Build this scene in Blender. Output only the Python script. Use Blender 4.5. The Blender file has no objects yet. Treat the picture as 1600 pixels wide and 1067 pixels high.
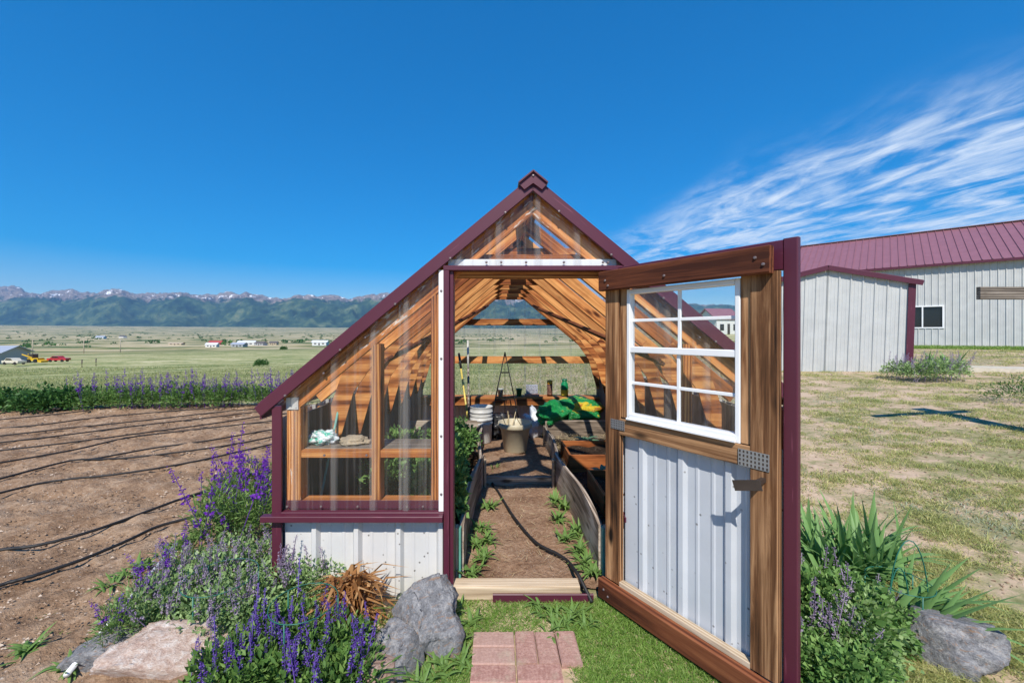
import bpy, math, random
import numpy as np
from mathutils import Vector, Matrix, noise as mnoise

R = math.radians
sc = bpy.context.scene
col = sc.collection

# ------------------------------------------------------------------ camera
F, CX, CY, EYE = 640.0, 776.0, 520.0, 1.537        # focal length in photo pixels, vanishing point, eye height
cam_data = bpy.data.cameras.new('camera')
cam = bpy.data.objects.new('camera', cam_data)
col.objects.link(cam)
cam.location = (0, 0, EYE)
cam.rotation_euler = (R(90), 0, 0)
cam_data.sensor_width = 36.0
cam_data.lens = 36.0 * F / 1600.0
cam_data.shift_x = (800 - CX) / 1600.0
cam_data.shift_y = -(533.5 - CY) / 1600.0
cam_data.clip_start = 0.05
cam_data.clip_end = 60000
sc.camera = cam

# ------------------------------------------------------------------ world, sun, exposure
SUNDIR = Vector((0.16, 1.5, -1.7)).normalized()     # the way the light travels
world = bpy.data.worlds.new('World')
sc.world = world
world.use_nodes = True
wn, wl = world.node_tree.nodes, world.node_tree.links
wn.clear()
wout = wn.new('ShaderNodeOutputWorld')
bg = wn.new('ShaderNodeBackground')
sky = wn.new('ShaderNodeTexSky')
sky.sky_type = 'NISHITA'
sky.sun_disc = False
sky.sun_elevation = math.asin(-SUNDIR.z)
sky.sun_rotation = math.atan2(-SUNDIR.x, -SUNDIR.y)
sky.altitude = 2400
sky.air_density = 1.25
sky.dust_density = 0.25
sky.ozone_density = 4.0
bg.inputs['Strength'].default_value = 0.13


def wmath(op, a, b=None, c=None, clamp=False):
    n = wn.new('ShaderNodeMath')
    n.operation = op
    n.use_clamp = clamp
    for i, v in enumerate((a, b, c)):
        if v is None:
            continue
        if isinstance(v, (int, float)):
            n.inputs[i].default_value = v
        else:
            wl.new(v, n.inputs[i])
    return n.outputs[0]


def wramp(v, lo, hi):
    n = wn.new('ShaderNodeMapRange')
    n.interpolation_type = 'SMOOTHSTEP'
    wl.new(v, n.inputs[0])
    n.inputs[1].default_value = lo
    n.inputs[2].default_value = hi
    return n.outputs[0]


# thin cirrus on a high flat layer: direction projected on a plane overhead
tc = wn.new('ShaderNodeTexCoord')
sx = wn.new('ShaderNodeSeparateXYZ')
wl.new(tc.outputs['Generated'], sx.inputs[0])
zc = wmath('MAXIMUM', sx.outputs[2], 0.03)
pu = wmath('DIVIDE', sx.outputs[0], zc)
pv = wmath('DIVIDE', sx.outputs[1], zc)
across = wmath('ADD', pu, wmath('MULTIPLY', pv, 0.06))
along = wmath('SUBTRACT', pv, wmath('MULTIPLY', pu, 0.06))


def wnoise(sa, sl, off, detail, dist, rough=0.6):
    cb = wn.new('ShaderNodeCombineXYZ')
    wl.new(wmath('MULTIPLY', across, sa), cb.inputs[0])
    wl.new(wmath('MULTIPLY', along, sl), cb.inputs[1])
    cb.inputs[2].default_value = off
    n = wn.new('ShaderNodeTexNoise')
    n.inputs['Scale'].default_value = 1.0
    n.inputs['Detail'].default_value = detail
    n.inputs['Roughness'].default_value = rough
    n.inputs['Distortion'].default_value = dist
    wl.new(cb.outputs[0], n.inputs['Vector'])
    return n.outputs['Fac']


big = wnoise(1.1, 0.42, 3.1, 3, 0.3)
fib = wnoise(4.2, 1.7, 7.7, 10, 1.1, 0.64)
puff = wnoise(1.7, 1.1, 1.4, 8, 0.9)
edge = wramp(wmath('ADD', across, wmath('MULTIPLY', wmath('SUBTRACT', big, 0.5), 1.3)), 1.15, 2.35)
edge = wmath('MULTIPLY', edge, wramp(wmath('ADD', wmath('ADD', pu, pv), wmath('MULTIPLY', wmath('SUBTRACT', puff, 0.5), 1.2)), 3.0, 4.6))
body = wmath('ADD', wmath('MULTIPLY', fib, 0.50), wmath('MULTIPLY', puff, 0.62))
cl = wmath('MULTIPLY', wramp(body, 0.44, 0.74), edge, None, True)
cl = wmath('MULTIPLY', cl, wramp(sx.outputs[2], 0.05, 0.20), None, True)
cl = wmath('MULTIPLY', cl, 0.92)
gam = wn.new('ShaderNodeGamma')
gam.inputs[1].default_value = 0.62
wl.new(sky.outputs[0], gam.inputs[0])
hsv = wn.new('ShaderNodeHueSaturation')
hsv.inputs['Saturation'].default_value = 2.3
hsv.inputs['Hue'].default_value = 0.508
hsv.inputs['Value'].default_value = 1.42
wl.new(gam.outputs[0], hsv.inputs['Color'])
mixc = wn.new('ShaderNodeMixRGB')
wl.new(cl, mixc.inputs[0])
wl.new(hsv.outputs[0], mixc.inputs[1])
mixc.inputs[2].default_value = (4.4, 4.9, 5.5, 1)
wl.new(mixc.outputs[0], bg.inputs[0])
wl.new(bg.outputs[0], wout.inputs[0])

sun_d = bpy.data.lights.new('sun', 'SUN')
sun_d.energy = 4.0
sun_d.angle = R(0.55)
sun_d.color = (1.0, 0.94, 0.85)
sun = bpy.data.objects.new('sun', sun_d)
col.objects.link(sun)
sun.rotation_euler = SUNDIR.to_track_quat('-Z', 'Y').to_euler()
sun.location = (-2, -10, 12)

sc.view_settings.view_transform = 'Standard'
sc.view_settings.look = 'None'
sc.view_settings.gamma = 1
sc.view_settings.use_curve_mapping = False
sc.view_settings.exposure = 0.62
sc.render.engine = 'CYCLES'
sc.cycles.use_denoising = True
sc.cycles.max_bounces = 8
sc.cycles.transparent_max_bounces = 24
sc.cycles.volume_bounces = 0
sc.cycles.caustics_reflective = False
sc.cycles.caustics_refractive = False

# ------------------------------------------------------------------ materials
def lin(r, g, b):
    f = lambda c: ((c / 255 + 0.055) / 1.055) ** 2.4 if c > 10 else c / 255 / 12.92
    return (f(r), f(g), f(b), 1)


class NT:
    def __init__(s, name):
        s.m = bpy.data.materials.new(name)
        s.m.use_nodes = True
        s.t = s.m.node_tree
        s.n, s.l = s.t.nodes, s.t.links
        s.b = s.n['Principled BSDF']
        s.out = s.n['Material Output']

    def tex(s, kind='Object'):
        return s.n.new('ShaderNodeTexCoord').outputs[kind]

    def mapping(s, vec, scale=(1, 1, 1), rot=(0, 0, 0)):
        n = s.n.new('ShaderNodeMapping')
        n.inputs['Scale'].default_value = scale
        n.inputs['Rotation'].default_value = rot
        s.l.new(vec, n.inputs[0])
        return n.outputs[0]

    def noise(s, vec, scale=5, detail=5, rough=0.6, dist=0):
        n = s.n.new('ShaderNodeTexNoise')
        n.inputs['Scale'].default_value = scale
        n.inputs['Detail'].default_value = detail
        n.inputs['Roughness'].default_value = rough
        n.inputs['Distortion'].default_value = dist
        s.l.new(vec, n.inputs['Vector'])
        return n.outputs['Fac']

    def voro(s, vec, scale=5, feature='F1'):
        n = s.n.new('ShaderNodeTexVoronoi')
        n.feature = feature
        n.inputs['Scale'].default_value = scale
        s.l.new(vec, n.inputs['Vector'])
        return n.outputs['Distance']

    def math(s, op, a, b=0.0, clamp=False):
        n = s.n.new('ShaderNodeMath')
        n.operation = op
        n.use_clamp = clamp
        for i, v in enumerate((a, b)):
            if isinstance(v, (int, float)):
                n.inputs[i].default_value = v
            else:
                s.l.new(v, n.inputs[i])
        return n.outputs[0]

    def ramp(s, v, stops):
        n = s.n.new('ShaderNodeValToRGB')
        e = n.color_ramp.elements
        while len(e) < len(stops):
            e.new(0.5)
        for k, (p, c) in enumerate(stops):
            e[k].position = p
            e[k].color = c if len(c) == 4 else (*c, 1)
        s.l.new(v, n.inputs[0])
        return n.outputs[0]

    def step(s, v, lo, hi):
        n = s.n.new('ShaderNodeMapRange')
        n.interpolation_type = 'SMOOTHSTEP'
        s.l.new(v, n.inputs[0])
        n.inputs[1].default_value = lo
        n.inputs[2].default_value = hi
        return n.outputs[0]

    def mix(s, f, a, b, mode='MIX'):
        n = s.n.new('ShaderNodeMixRGB')
        n.blend_type = mode
        for i, v in enumerate((f, a, b)):
            if isinstance(v, (int, float)):
                n.inputs[i].default_value = v
            elif isinstance(v, tuple):
                n.inputs[i].default_value = v if len(v) == 4 else (*v, 1)
            else:
                s.l.new(v, n.inputs[i])
        return n.outputs[0]

    def rnd(s):
        return s.n.new('ShaderNodeObjectInfo').outputs['Random']

    def attr(s, name='rnd'):
        n = s.n.new('ShaderNodeAttribute')
        n.attribute_name = name
        return n.outputs['Fac']

    def bump(s, h, strength=0.3, dist=0.01):
        n = s.n.new('ShaderNodeBump')
        n.inputs['Strength'].default_value = strength
        n.inputs['Distance'].default_value = dist
        s.l.new(h, n.inputs['Height'])
        s.l.new(n.outputs[0], s.b.inputs['Normal'])

    def fin(s, color=None, rough=0.6, metal=0.0, spec=0.4):
        if color is not None:
            if isinstance(color, tuple):
                s.b.inputs['Base Color'].default_value = color if len(color) == 4 else (*color, 1)
            else:
                s.l.new(color, s.b.inputs['Base Color'])
        s.b.inputs['Roughness'].default_value = rough
        s.b.inputs['Metallic'].default_value = metal
        s.b.inputs['Specular IOR Level'].default_value = spec
        return s.m


def plain(name, color, rough=0.6, var=0.25, scale=9, metal=0.0, bump=0.0, spec=0.4):
    t = NT(name)
    v = t.noise(t.tex(), scale, 5)
    c = tuple(color[:3])
    cc = t.ramp(v, [(0.3, tuple(x * (1 - var) for x in c)), (0.7, tuple(min(1, x * (1 + var)) for x in c))])
    if bump:
        t.bump(v, bump, 0.01)
    return t.fin(cc, rough, metal, spec)


def wood(name, dark, mid, light, rough=0.75, grain=34, bump=0.35, flecks=0.0, spec=0.25):
    """boards are built with their length along local X"""
    t = NT(name)
    o = t.tex()
    r = t.rnd()
    off = t.n.new('ShaderNodeVectorMath')
    off.operation = 'ADD'
    cb = t.n.new('ShaderNodeCombineXYZ')
    t.l.new(t.math('MULTIPLY', r, 37.0), cb.inputs[0])
    t.l.new(t.math('MULTIPLY', r, 11.0), cb.inputs[1])
    t.l.new(o, off.inputs[0])
    t.l.new(cb.outputs[0], off.inputs[1])
    v = off.outputs[0]
    g1 = t.noise(t.mapping(v, (1.3, grain, grain)), 1.0, 6, 0.65, 0.9)
    g2 = t.noise(t.mapping(v, (3.0, grain * 4, grain * 4)), 1.0, 3, 0.6)
    g3 = t.noise(v, 4.0, 3)
    wv = t.n.new('ShaderNodeTexWave')
    wv.wave_type = 'RINGS'
    wv.rings_direction = 'X'
    wv.inputs['Scale'].default_value = grain * 0.55
    wv.inputs['Distortion'].default_value = 5.0
    wv.inputs['Detail'].default_value = 3.0
    wv.inputs['Detail Scale'].default_value = 0.5
    t.l.new(t.mapping(v, (0.10, 1, 1)), wv.inputs['Vector'])
    f = t.math('ADD', t.math('MULTIPLY', g1, 0.55), t.math('MULTIPLY', g2, 0.25))
    f = t.math('ADD', f, t.math('MULTIPLY', wv.outputs['Fac'], 0.2))
    c = t.ramp(f, [(0.35, dark), (0.49, mid), (0.63, light)])
    c = t.mix(t.math('MULTIPLY', t.step(g3, 0.5, 0.75), 0.45), c, tuple(x * 0.6 for x in mid[:3]))
    kn = t.voro(t.mapping(v, (3.0, 9, 9)), 1.0)
    c = t.mix(t.math('SUBTRACT', 1.0, t.step(kn, 0.07, 0.24)), c, tuple(x * 0.6 for x in dark[:3]))
    hs = t.n.new('ShaderNodeHueSaturation')
    t.l.new(c, hs.inputs['Color'])
    t.l.new(t.math('ADD', t.math('MULTIPLY', r, 0.4), 0.8), hs.inputs['Value'])
    c = hs.outputs[0]
    if flecks:
        fl = t.noise(t.mapping(v, (6, 30, 30)), 1.0, 4, 0.7)
        c = t.mix(t.math('MULTIPLY', t.step(fl, 0.60, 0.66), flecks), c, (0.75, 0.72, 0.66))
    t.bump(f, bump, 0.006)
    return t.fin(c, rough, 0, spec)


M = {}
M['frame_wood'] = wood('stained_frame_wood', (0.11, 0.026, 0.008), (0.42, 0.140, 0.038), (0.68, 0.32, 0.105))
M['flecked_wood'] = wood('flecked_frame_wood', (0.20, 0.055, 0.014), (0.54, 0.20, 0.055), (0.78, 0.41, 0.16), flecks=0.7)
M['door_wood'] = wood('weathered_door_wood', (0.012, 0.006, 0.003), (0.155, 0.068, 0.028), (0.44, 0.245, 0.12), grain=30, bump=0.7)
M['red_wood'] = wood('red_stained_wood', (0.05, 0.014, 0.007), (0.16, 0.048, 0.02), (0.27, 0.095, 0.04), grain=22)
M['pale_wood'] = wood('pale_new_wood', (0.28, 0.20, 0.125), (0.44, 0.335, 0.225), (0.58, 0.47, 0.34))
M['grey_wood'] = wood('grey_weathered_wood', (0.06, 0.048, 0.04), (0.20, 0.165, 0.13), (0.36, 0.31, 0.26), grain=24, bump=0.7)
M['bed_wood'] = wood('rough_bed_board', (0.10, 0.075, 0.055), (0.27, 0.21, 0.16), (0.46, 0.39, 0.32), grain=20, bump=0.9)
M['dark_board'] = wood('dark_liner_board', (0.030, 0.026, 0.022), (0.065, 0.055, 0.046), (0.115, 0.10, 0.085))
M['cedar_box'] = wood('orange_cedar_box', (0.16, 0.045, 0.012), (0.38, 0.12, 0.035), (0.50, 0.19, 0.06))


def metal_paint(name, c, rough=0.38, spk=0.0, scr=0.0, var=0.08):
    t = NT(name)
    o = t.tex()
    v = t.noise(o, 3.0, 5)
    cc = t.ramp(v, [(0.3, tuple(x * (1 - var) for x in c)), (0.7, tuple(min(1, x * (1 + var)) for x in c))])
    if spk:
        d = t.voro(o, 21)
        sel = t.step(t.noise(o, 6, 3), 0.44, 0.54)
        dot = t.math('MULTIPLY', t.math('SUBTRACT', 1.0, t.step(d, 0.07, 0.15)), sel)
        cc = t.mix(t.math('MULTIPLY', dot, spk), cc, (0.06, 0.05, 0.04))
        dirt = t.step(t.noise(t.mapping(o, (5, 5, 1.2)), 1.0, 5), 0.55, 0.8)
        cc = t.mix(t.math('MULTIPLY', dirt, 0.22), cc, (0.42, 0.36, 0.29))
    if scr:
        s = t.step(t.noise(t.mapping(o, (3, 60, 60)), 1.0, 2), 0.66, 0.72)
        cc = t.mix(t.math('MULTIPLY', s, scr), cc, tuple(min(1, x * 2.4 + 0.03) for x in c))
    return t.fin(cc, rough, 0, 0.5)


M['purple'] = metal_paint('burgundy_painted_steel', (0.085, 0.015, 0.032), 0.42, 0, 0.45)
M['purple_roof'] = metal_paint('faded_burgundy_roof_steel', (0.24, 0.105, 0.128), 0.42)
M['white_steel'] = metal_paint('white_painted_steel', (0.61, 0.60, 0.58), 0.42, 0.8)
M['grey_steel'] = metal_paint('pale_grey_siding', (0.50, 0.51, 0.50), 0.45, 0.2)
M['door_steel'] = metal_paint('blue_white_steel', (0.52, 0.55, 0.59), 0.32, 0.7)
M['vinyl'] = metal_paint('white_vinyl', (0.80, 0.81, 0.82), 0.35)
M['galv'] = metal_paint('galvanised_steel', (0.42, 0.43, 0.44), 0.42)
M['galv'].node_tree.nodes['Principled BSDF'].inputs['Metallic'].default_value = 0.7
M['dark_steel'] = plain('dark_bronze_steel', (0.10, 0.08, 0.07), 0.4, metal=0.6)
M['black'] = plain('black_polythene_hose', (0.018, 0.017, 0.017), 0.55, spec=0.35)
M['screw'] = plain('screw_head', (0.25, 0.2, 0.2), 0.4, metal=0.5)


def clear_sheet(name, dirt=0.12, streak=26.0, gl=0.09, tint=(0.97, 0.975, 0.97), rib=0.12):
    t = NT(name)
    t.n.remove(t.b)
    tr = t.n.new('ShaderNodeBsdfTransparent')
    tr.inputs[0].default_value = (*tint, 1)
    go = t.n.new('ShaderNodeBsdfGlossy')
    go.inputs['Roughness'].default_value = 0.06
    df = t.n.new('ShaderNodeBsdfDiffuse')
    df.inputs[0].default_value = (0.72, 0.70, 0.66, 1)
    tl = t.n.new('ShaderNodeBsdfTranslucent')
    tl.inputs[0].default_value = (0.72, 0.70, 0.66, 1)
    ad = t.n.new('ShaderNodeMixShader')
    ad.inputs[0].default_value = 0.45
    t.l.new(df.outputs[0], ad.inputs[1])
    t.l.new(tl.outputs[0], ad.inputs[2])
    o = t.tex()
    v = t.noise(t.mapping(o, (streak, streak, 0.7)), 1.0, 4, 0.6)
    f = t.math('ADD', t.math('MULTIPLY', t.step(v, 0.52, 0.80), dirt * 1.8), dirt * 0.15)
    edge = t.attr('rib')
    f = t.math('ADD', f, t.math('MULTIPLY', edge, rib), True)
    m1 = t.n.new('ShaderNodeMixShader')
    t.l.new(f, m1.inputs[0])
    t.l.new(tr.outputs[0], m1.inputs[1])
    t.l.new(ad.outputs[0], m1.inputs[2])
    lw = t.n.new('ShaderNodeLayerWeight')
    lw.inputs[0].default_value = 0.5
    fr = t.math('ADD', t.math('MULTIPLY', t.math('POWER', lw.outputs['Facing'], 4.0), 0.8), 0.04)
    m2 = t.n.new('ShaderNodeMixShader')
    t.l.new(t.math('MULTIPLY', fr, gl * 10, True), m2.inputs[0])
    t.l.new(m1.outputs[0], m2.inputs[1])
    t.l.new(go.outputs[0], m2.inputs[2])
    t.l.new(m2.outputs[0], t.out.inputs[0])
    return t.m


M['clear'] = clear_sheet('clear_corrugated_polycarbonate', 0.13, rib=0.26)
M['clear_back'] = clear_sheet('clouded_corrugated_polycarbonate', 0.16, rib=0.2)
M['clear_roof'] = clear_sheet('clear_roof_polycarbonate', 0.05)
M['glass'] = clear_sheet('window_glass', 0.025, 3.0, 0.10)
t = NT('dark_window_glass')
M['dark_glass'] = t.fin((0.015, 0.018, 0.02), 0.08, 0, 0.6)


def leafmat(name, c0, c1, c2, trans=0.35, rough=0.5, gain=1.25):
    t = NT(name)
    r = t.attr('rnd')
    c0, c1, c2 = (tuple(min(0.9, x * gain) for x in cc) for cc in (c0, c1, c2))
    c = t.ramp(r, [(0.0, c0), (0.55, c1), (1.0, c2)])
    c = t.mix(t.math('MULTIPLY', t.rnd(), 0.25), c, tuple(x * 0.75 for x in c1[:3]))
    t.l.new(c, t.b.inputs['Base Color'])
    t.b.inputs['Roughness'].default_value = rough
    t.b.inputs['Specular IOR Level'].default_value = 0.3
    tl = t.n.new('ShaderNodeBsdfTranslucent')
    t.l.new(c, tl.inputs[0])
    mx = t.n.new('ShaderNodeMixShader')
    mx.inputs[0].default_value = trans
    t.l.new(t.b.outputs[0], mx.inputs[1])
    t.l.new(tl.outputs[0], mx.inputs[2])
    t.l.new(mx.outputs[0], t.out.inputs[0])
    return t.m


M['leaf_green'] = leafmat('green_leaves', (0.045, 0.10, 0.022), (0.10, 0.20, 0.045), (0.19, 0.30, 0.075))
M['leaf_bright'] = leafmat('bright_green_leaves', (0.06, 0.13, 0.03), (0.13, 0.25, 0.065), (0.23, 0.36, 0.11))
M['leaf_feather'] = leafmat('feathery_green_leaves', (0.07, 0.13, 0.03), (0.14, 0.24, 0.06), (0.24, 0.34, 0.10))
M['leaf_mint'] = leafmat('grey_green_leaves', (0.10, 0.17, 0.06), (0.20, 0.30, 0.11), (0.32, 0.42, 0.19), gain=1.4)
M['leaf_dark'] = leafmat('dark_green_leaves', (0.022, 0.065, 0.014), (0.05, 0.13, 0.03), (0.10, 0.21, 0.055))
M['leaf_iris'] = leafmat('blue_green_blades', (0.08, 0.17, 0.055), (0.15, 0.28, 0.09), (0.26, 0.40, 0.15))
M['leaf_cabbage'] = leafmat('blue_green_cabbage_leaves', (0.08, 0.17, 0.10), (0.14, 0.27, 0.17), (0.24, 0.36, 0.25))
M['leaf_dead'] = leafmat('withered_brown_leaves', (0.15, 0.06, 0.02), (0.36, 0.17, 0.06), (0.55, 0.34, 0.16))
M['pet_purple'] = leafmat('violet_petals', (0.09, 0.015, 0.26), (0.18, 0.035, 0.42), (0.30, 0.09, 0.55))
M['pet_salvia'] = leafmat('blue_violet_petals', (0.07, 0.03, 0.22), (0.14, 0.07, 0.38), (0.24, 0.15, 0.52))
M['pet_mint'] = leafmat('pale_lavender_petals', (0.20, 0.15, 0.25), (0.33, 0.26, 0.37), (0.46, 0.39, 0.48))
M['stem'] = leafmat('green_stems', (0.08, 0.13, 0.04), (0.13, 0.20, 0.06), (0.2, 0.26, 0.1), 0.1)
M['grass_lawn'] = leafmat('lawn_grass', (0.08, 0.16, 0.025), (0.18, 0.31, 0.055), (0.36, 0.42, 0.15), 0.4)
M['grass_dry'] = leafmat('dry_grass', (0.16, 0.21, 0.06), (0.32, 0.33, 0.12), (0.54, 0.48, 0.24), 0.4, gain=1.45)
M['grass_field'] = leafmat('field_grass', (0.13, 0.19, 0.055), (0.27, 0.29, 0.12), (0.45, 0.41, 0.22), 0.35)
M['sage'] = leafmat('silver_sage_leaves', (0.17, 0.21, 0.13), (0.26, 0.30, 0.20), (0.37, 0.39, 0.29), 0.25)
M['straw'] = leafmat('straw', (0.26, 0.18, 0.09), (0.46, 0.36, 0.20), (0.65, 0.54, 0.34), 0.2)


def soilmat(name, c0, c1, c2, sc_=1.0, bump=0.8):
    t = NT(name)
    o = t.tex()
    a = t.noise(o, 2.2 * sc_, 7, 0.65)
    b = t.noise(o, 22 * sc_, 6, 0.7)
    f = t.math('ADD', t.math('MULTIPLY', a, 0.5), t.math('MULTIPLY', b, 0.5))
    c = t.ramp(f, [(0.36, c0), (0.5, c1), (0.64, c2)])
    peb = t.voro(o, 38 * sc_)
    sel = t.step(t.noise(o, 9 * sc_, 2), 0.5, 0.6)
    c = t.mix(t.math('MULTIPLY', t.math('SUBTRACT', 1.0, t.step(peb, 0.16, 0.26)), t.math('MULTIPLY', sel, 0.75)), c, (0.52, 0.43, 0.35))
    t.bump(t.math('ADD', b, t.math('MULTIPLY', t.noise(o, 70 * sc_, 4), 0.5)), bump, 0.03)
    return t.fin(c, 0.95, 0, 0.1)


M['soil'] = soilmat('tilled_brown_soil', (0.15, 0.085, 0.048), (0.31, 0.20, 0.125), (0.46, 0.33, 0.225))
M['floor_soil'] = soilmat('dry_floor_soil', (0.15, 0.08, 0.047), (0.31, 0.19, 0.12), (0.46, 0.32, 0.22), 1.5)
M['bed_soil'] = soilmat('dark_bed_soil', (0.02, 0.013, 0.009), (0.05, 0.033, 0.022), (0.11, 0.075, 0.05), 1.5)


def groundmat():
    t = NT('prairie_ground')
    o = t.tex()
    sep = t.n.new('ShaderNodeSeparateXYZ')
    t.l.new(o, sep.inputs[0])
    ln = t.n.new('ShaderNodeVectorMath')
    ln.operation = 'LENGTH'
    t.l.new(o, ln.inputs[0])
    d = ln.outputs['Value']
    # near: bare sandy soil broken by low green-grey growth
    n1 = t.noise(o, 1.5, 8, 0.68)
    n2 = t.noise(o, 9.0, 6, 0.7)
    f = t.math('ADD', t.math('MULTIPLY', n1, 0.6), t.math('MULTIPLY', n2, 0.4))
    near = t.ramp(f, [(0.38, (0.17, 0.18, 0.075)), (0.46, (0.31, 0.27, 0.15)), (0.52, (0.47, 0.35, 0.24)), (0.62, (0.56, 0.42, 0.31))])
    # field: long streaks of green and straw
    st = t.noise(t.mapping(o, (0.06, 0.2, 1)), 1.0, 8, 0.68, 0.8)
    s2 = t.noise(o, 0.9, 6, 0.7)
    ff = t.math('ADD', t.math('MULTIPLY', st, 0.65), t.math('MULTIPLY', s2, 0.35))
    field = t.ramp(ff, [(0.41, (0.09, 0.15, 0.045)), (0.47, (0.21, 0.24, 0.09)), (0.52, (0.38, 0.36, 0.17)), (0.59, (0.54, 0.49, 0.31))])
    # valley floor: broad parcels
    pa = t.noise(t.mapping(o, (0.003, 0.008, 1)), 1.0, 5, 0.6, 0.4)
    pb = t.noise(t.mapping(o, (0.006, 0.02, 1)), 1.0, 5, 0.65)
    pf = t.math('ADD', t.math('MULTIPLY', pa, 0.72), t.math('MULTIPLY', pb, 0.28))
    val = t.ramp(pf, [(0.42, (0.045, 0.085, 0.03)), (0.46, (0.10, 0.15, 0.05)), (0.50, (0.33, 0.28, 0.14)), (0.55, (0.52, 0.43, 0.28))])
    dl = t.math('ADD', d, t.math('MULTIPLY', t.step(t.math('MULTIPLY', sep.outputs[0], -1.0), -3.0, 2.0), 26.0))
    c = t.mix(t.step(dl, 24, 40), near, field)
    c = t.mix(t.step(d, 140, 420), c, val)
    t.bump(f, 0.6, 0.05)
    return t.fin(c, 0.95, 0, 0.1)


M['ground'] = groundmat()


def mountmat():
    t = NT('mountain_slopes')
    o = t.tex()
    sep = t.n.new('ShaderNodeSeparateXYZ')
    t.l.new(o, sep.inputs[0])
    z = sep.outputs[2]
    n1 = t.noise(o, 0.0022, 7, 0.62)
    n2 = t.noise(o, 0.008, 6, 0.7)
    n3 = t.math('ADD', t.math('MULTIPLY', n1, 0.6), t.math('MULTIPLY', n2, 0.4))
    forest = t.ramp(n3, [(0.40, (0.010, 0.026, 0.020)), (0.50, (0.030, 0.062, 0.034)), (0.58, (0.085, 0.12, 0.055)), (0.66, (0.16, 0.17, 0.09))])  # forest greens, with extra light and shade of the ridges put into the colour
    rock = t.ramp(n2, [(0.35, (0.11, 0.085, 0.08)), (0.65, (0.30, 0.24, 0.20))])
    zt = t.math('ADD', z, t.math('MULTIPLY', t.math('SUBTRACT', n1, 0.5), 1100.0))
    c = t.mix(t.step(zt, 800, 930), forest, rock)
    sn = t.noise(t.mapping(o, (0.0045, 0.002, 0.009)), 1.0, 7, 0.7)
    snow = t.math('MULTIPLY', t.step(sn, 0.585, 0.61), t.step(z, 860, 980))
    c = t.mix(snow, c, (0.85, 0.86, 0.88))
    return t.fin(c, 0.95, 0, 0.05)


M['mountain'] = mountmat()


def rockmat(name, c0, c1, c2, vein=0.0):
    t = NT(name)
    o = t.tex()
    a = t.noise(o, 5, 8, 0.7, 0.5)
    b = t.noise(o, 26, 6, 0.75)
    f = t.math('ADD', t.math('MULTIPLY', a, 0.6), t.math('MULTIPLY', b, 0.4))
    c = t.ramp(f, [(0.36, c0), (0.5, c1), (0.62, c2)])
    if vein:
        v = t.noise(t.mapping(o, (3, 14, 9), (0.4, 0.3, 0.6)), 1.0, 6, 0.65, 0.8)
        c = t.mix(t.math('MULTIPLY', t.step(v, 0.54, 0.66), vein), c, (0.34, 0.20, 0.11))
    t.bump(f, 0.9, 0.025)
    return t.fin(c, 0.9, 0, 0.2)


M['rock_grey'] = rockmat('grey_granite', (0.09, 0.09, 0.095), (0.24, 0.24, 0.25), (0.44, 0.43, 0.42), 0.7)
M['rock_pink'] = rockmat('pink_granite', (0.26, 0.15, 0.11), (0.46, 0.31, 0.25), (0.62, 0.50, 0.43))
M['rock_white'] = rockmat('pink_white_quartz', (0.36, 0.22, 0.17), (0.60, 0.46, 0.38), (0.78, 0.72, 0.66), 0.4)
t = NT('red_concrete_paver')
o_ = t.tex('Object')
c_ = t.ramp(t.noise(o_, 60, 5, 0.75), [(0.35, (0.27, 0.13, 0.105)), (0.65, (0.48, 0.29, 0.24))])
c_ = t.mix(t.math('MULTIPLY', t.rnd(), 0.4), c_, (0.46, 0.34, 0.28))
geo = t.n.new('ShaderNodeNewGeometry')
c_ = t.mix(t.math('MULTIPLY', t.step(t.noise(geo.outputs['Position'], 9, 5), 0.5, 0.68), 0.55), c_, (0.40, 0.33, 0.24))
t.bump(t.noise(o_, 90, 4), 0.6, 0.006)
M['brick'] = t.fin(c_, 0.92, 0, 0.12)

# ------------------------------------------------------------------ object helpers
ROOT = {}


def tag(o, label=None, cat=None, group=None, kind=None):
    if label:
        o['label'] = label
    if cat:
        o['category'] = cat
    if group:
        o['group'] = group
    if kind:
        o['kind'] = kind
    return o


def thing(name, loc, label, cat, group=None, rot=(0, 0, 0)):
    o = bpy.data.objects.new(name, None)
    o.empty_display_size = 0.1
    o.location = loc
    o.rotation_euler = rot
    col.objects.link(o)
    ROOT[o.name] = Matrix.LocRotScale(Vector(loc), __import__('mathutils').Euler(rot), None)
    return tag(o, label, cat, group)


def world_of(o):
    return ROOT.get(o.name, Matrix.Identity(4))


def place(o, parent, mw):
    """set object world matrix, keeping parents plain"""
    col.objects.link(o)
    ROOT[o.name] = mw.copy()
    if parent is not None:
        o.parent = parent
        o.matrix_basis = world_of(parent).inverted() @ mw
    else:
        o.matrix_basis = mw
    return o


def mesh_obj(name, verts, faces, mat, parent=None, mw=None, smooth=False, attrs=None, local=False):
    me = bpy.data.meshes.new(name)
    me.from_pydata([tuple(v) for v in verts], [], [tuple(f) for f in faces])
    mats = mat if isinstance(mat, (list, tuple)) else [mat]
    for m in mats:
        me.materials.append(M[m] if isinstance(m, str) else m)
    if smooth:
        me.polygons.foreach_set('use_smooth', [True] * len(me.polygons))
    for k, a in (attrs or {}).items():
        at = me.attributes.new(k, 'FLOAT', 'POINT')
        at.data.foreach_set('value', np.asarray(a, dtype=np.float32))
    me.update()
    o = bpy.data.objects.new(name, me)
    if mw is None:
        mw = world_of(parent) if (local and parent is not None) else Matrix.Identity(4)
    place(o, parent, mw)
    return o


def share(name, me, parent, mw):
    o = bpy.data.objects.new(name, me)
    return place(o, parent, mw)


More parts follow.
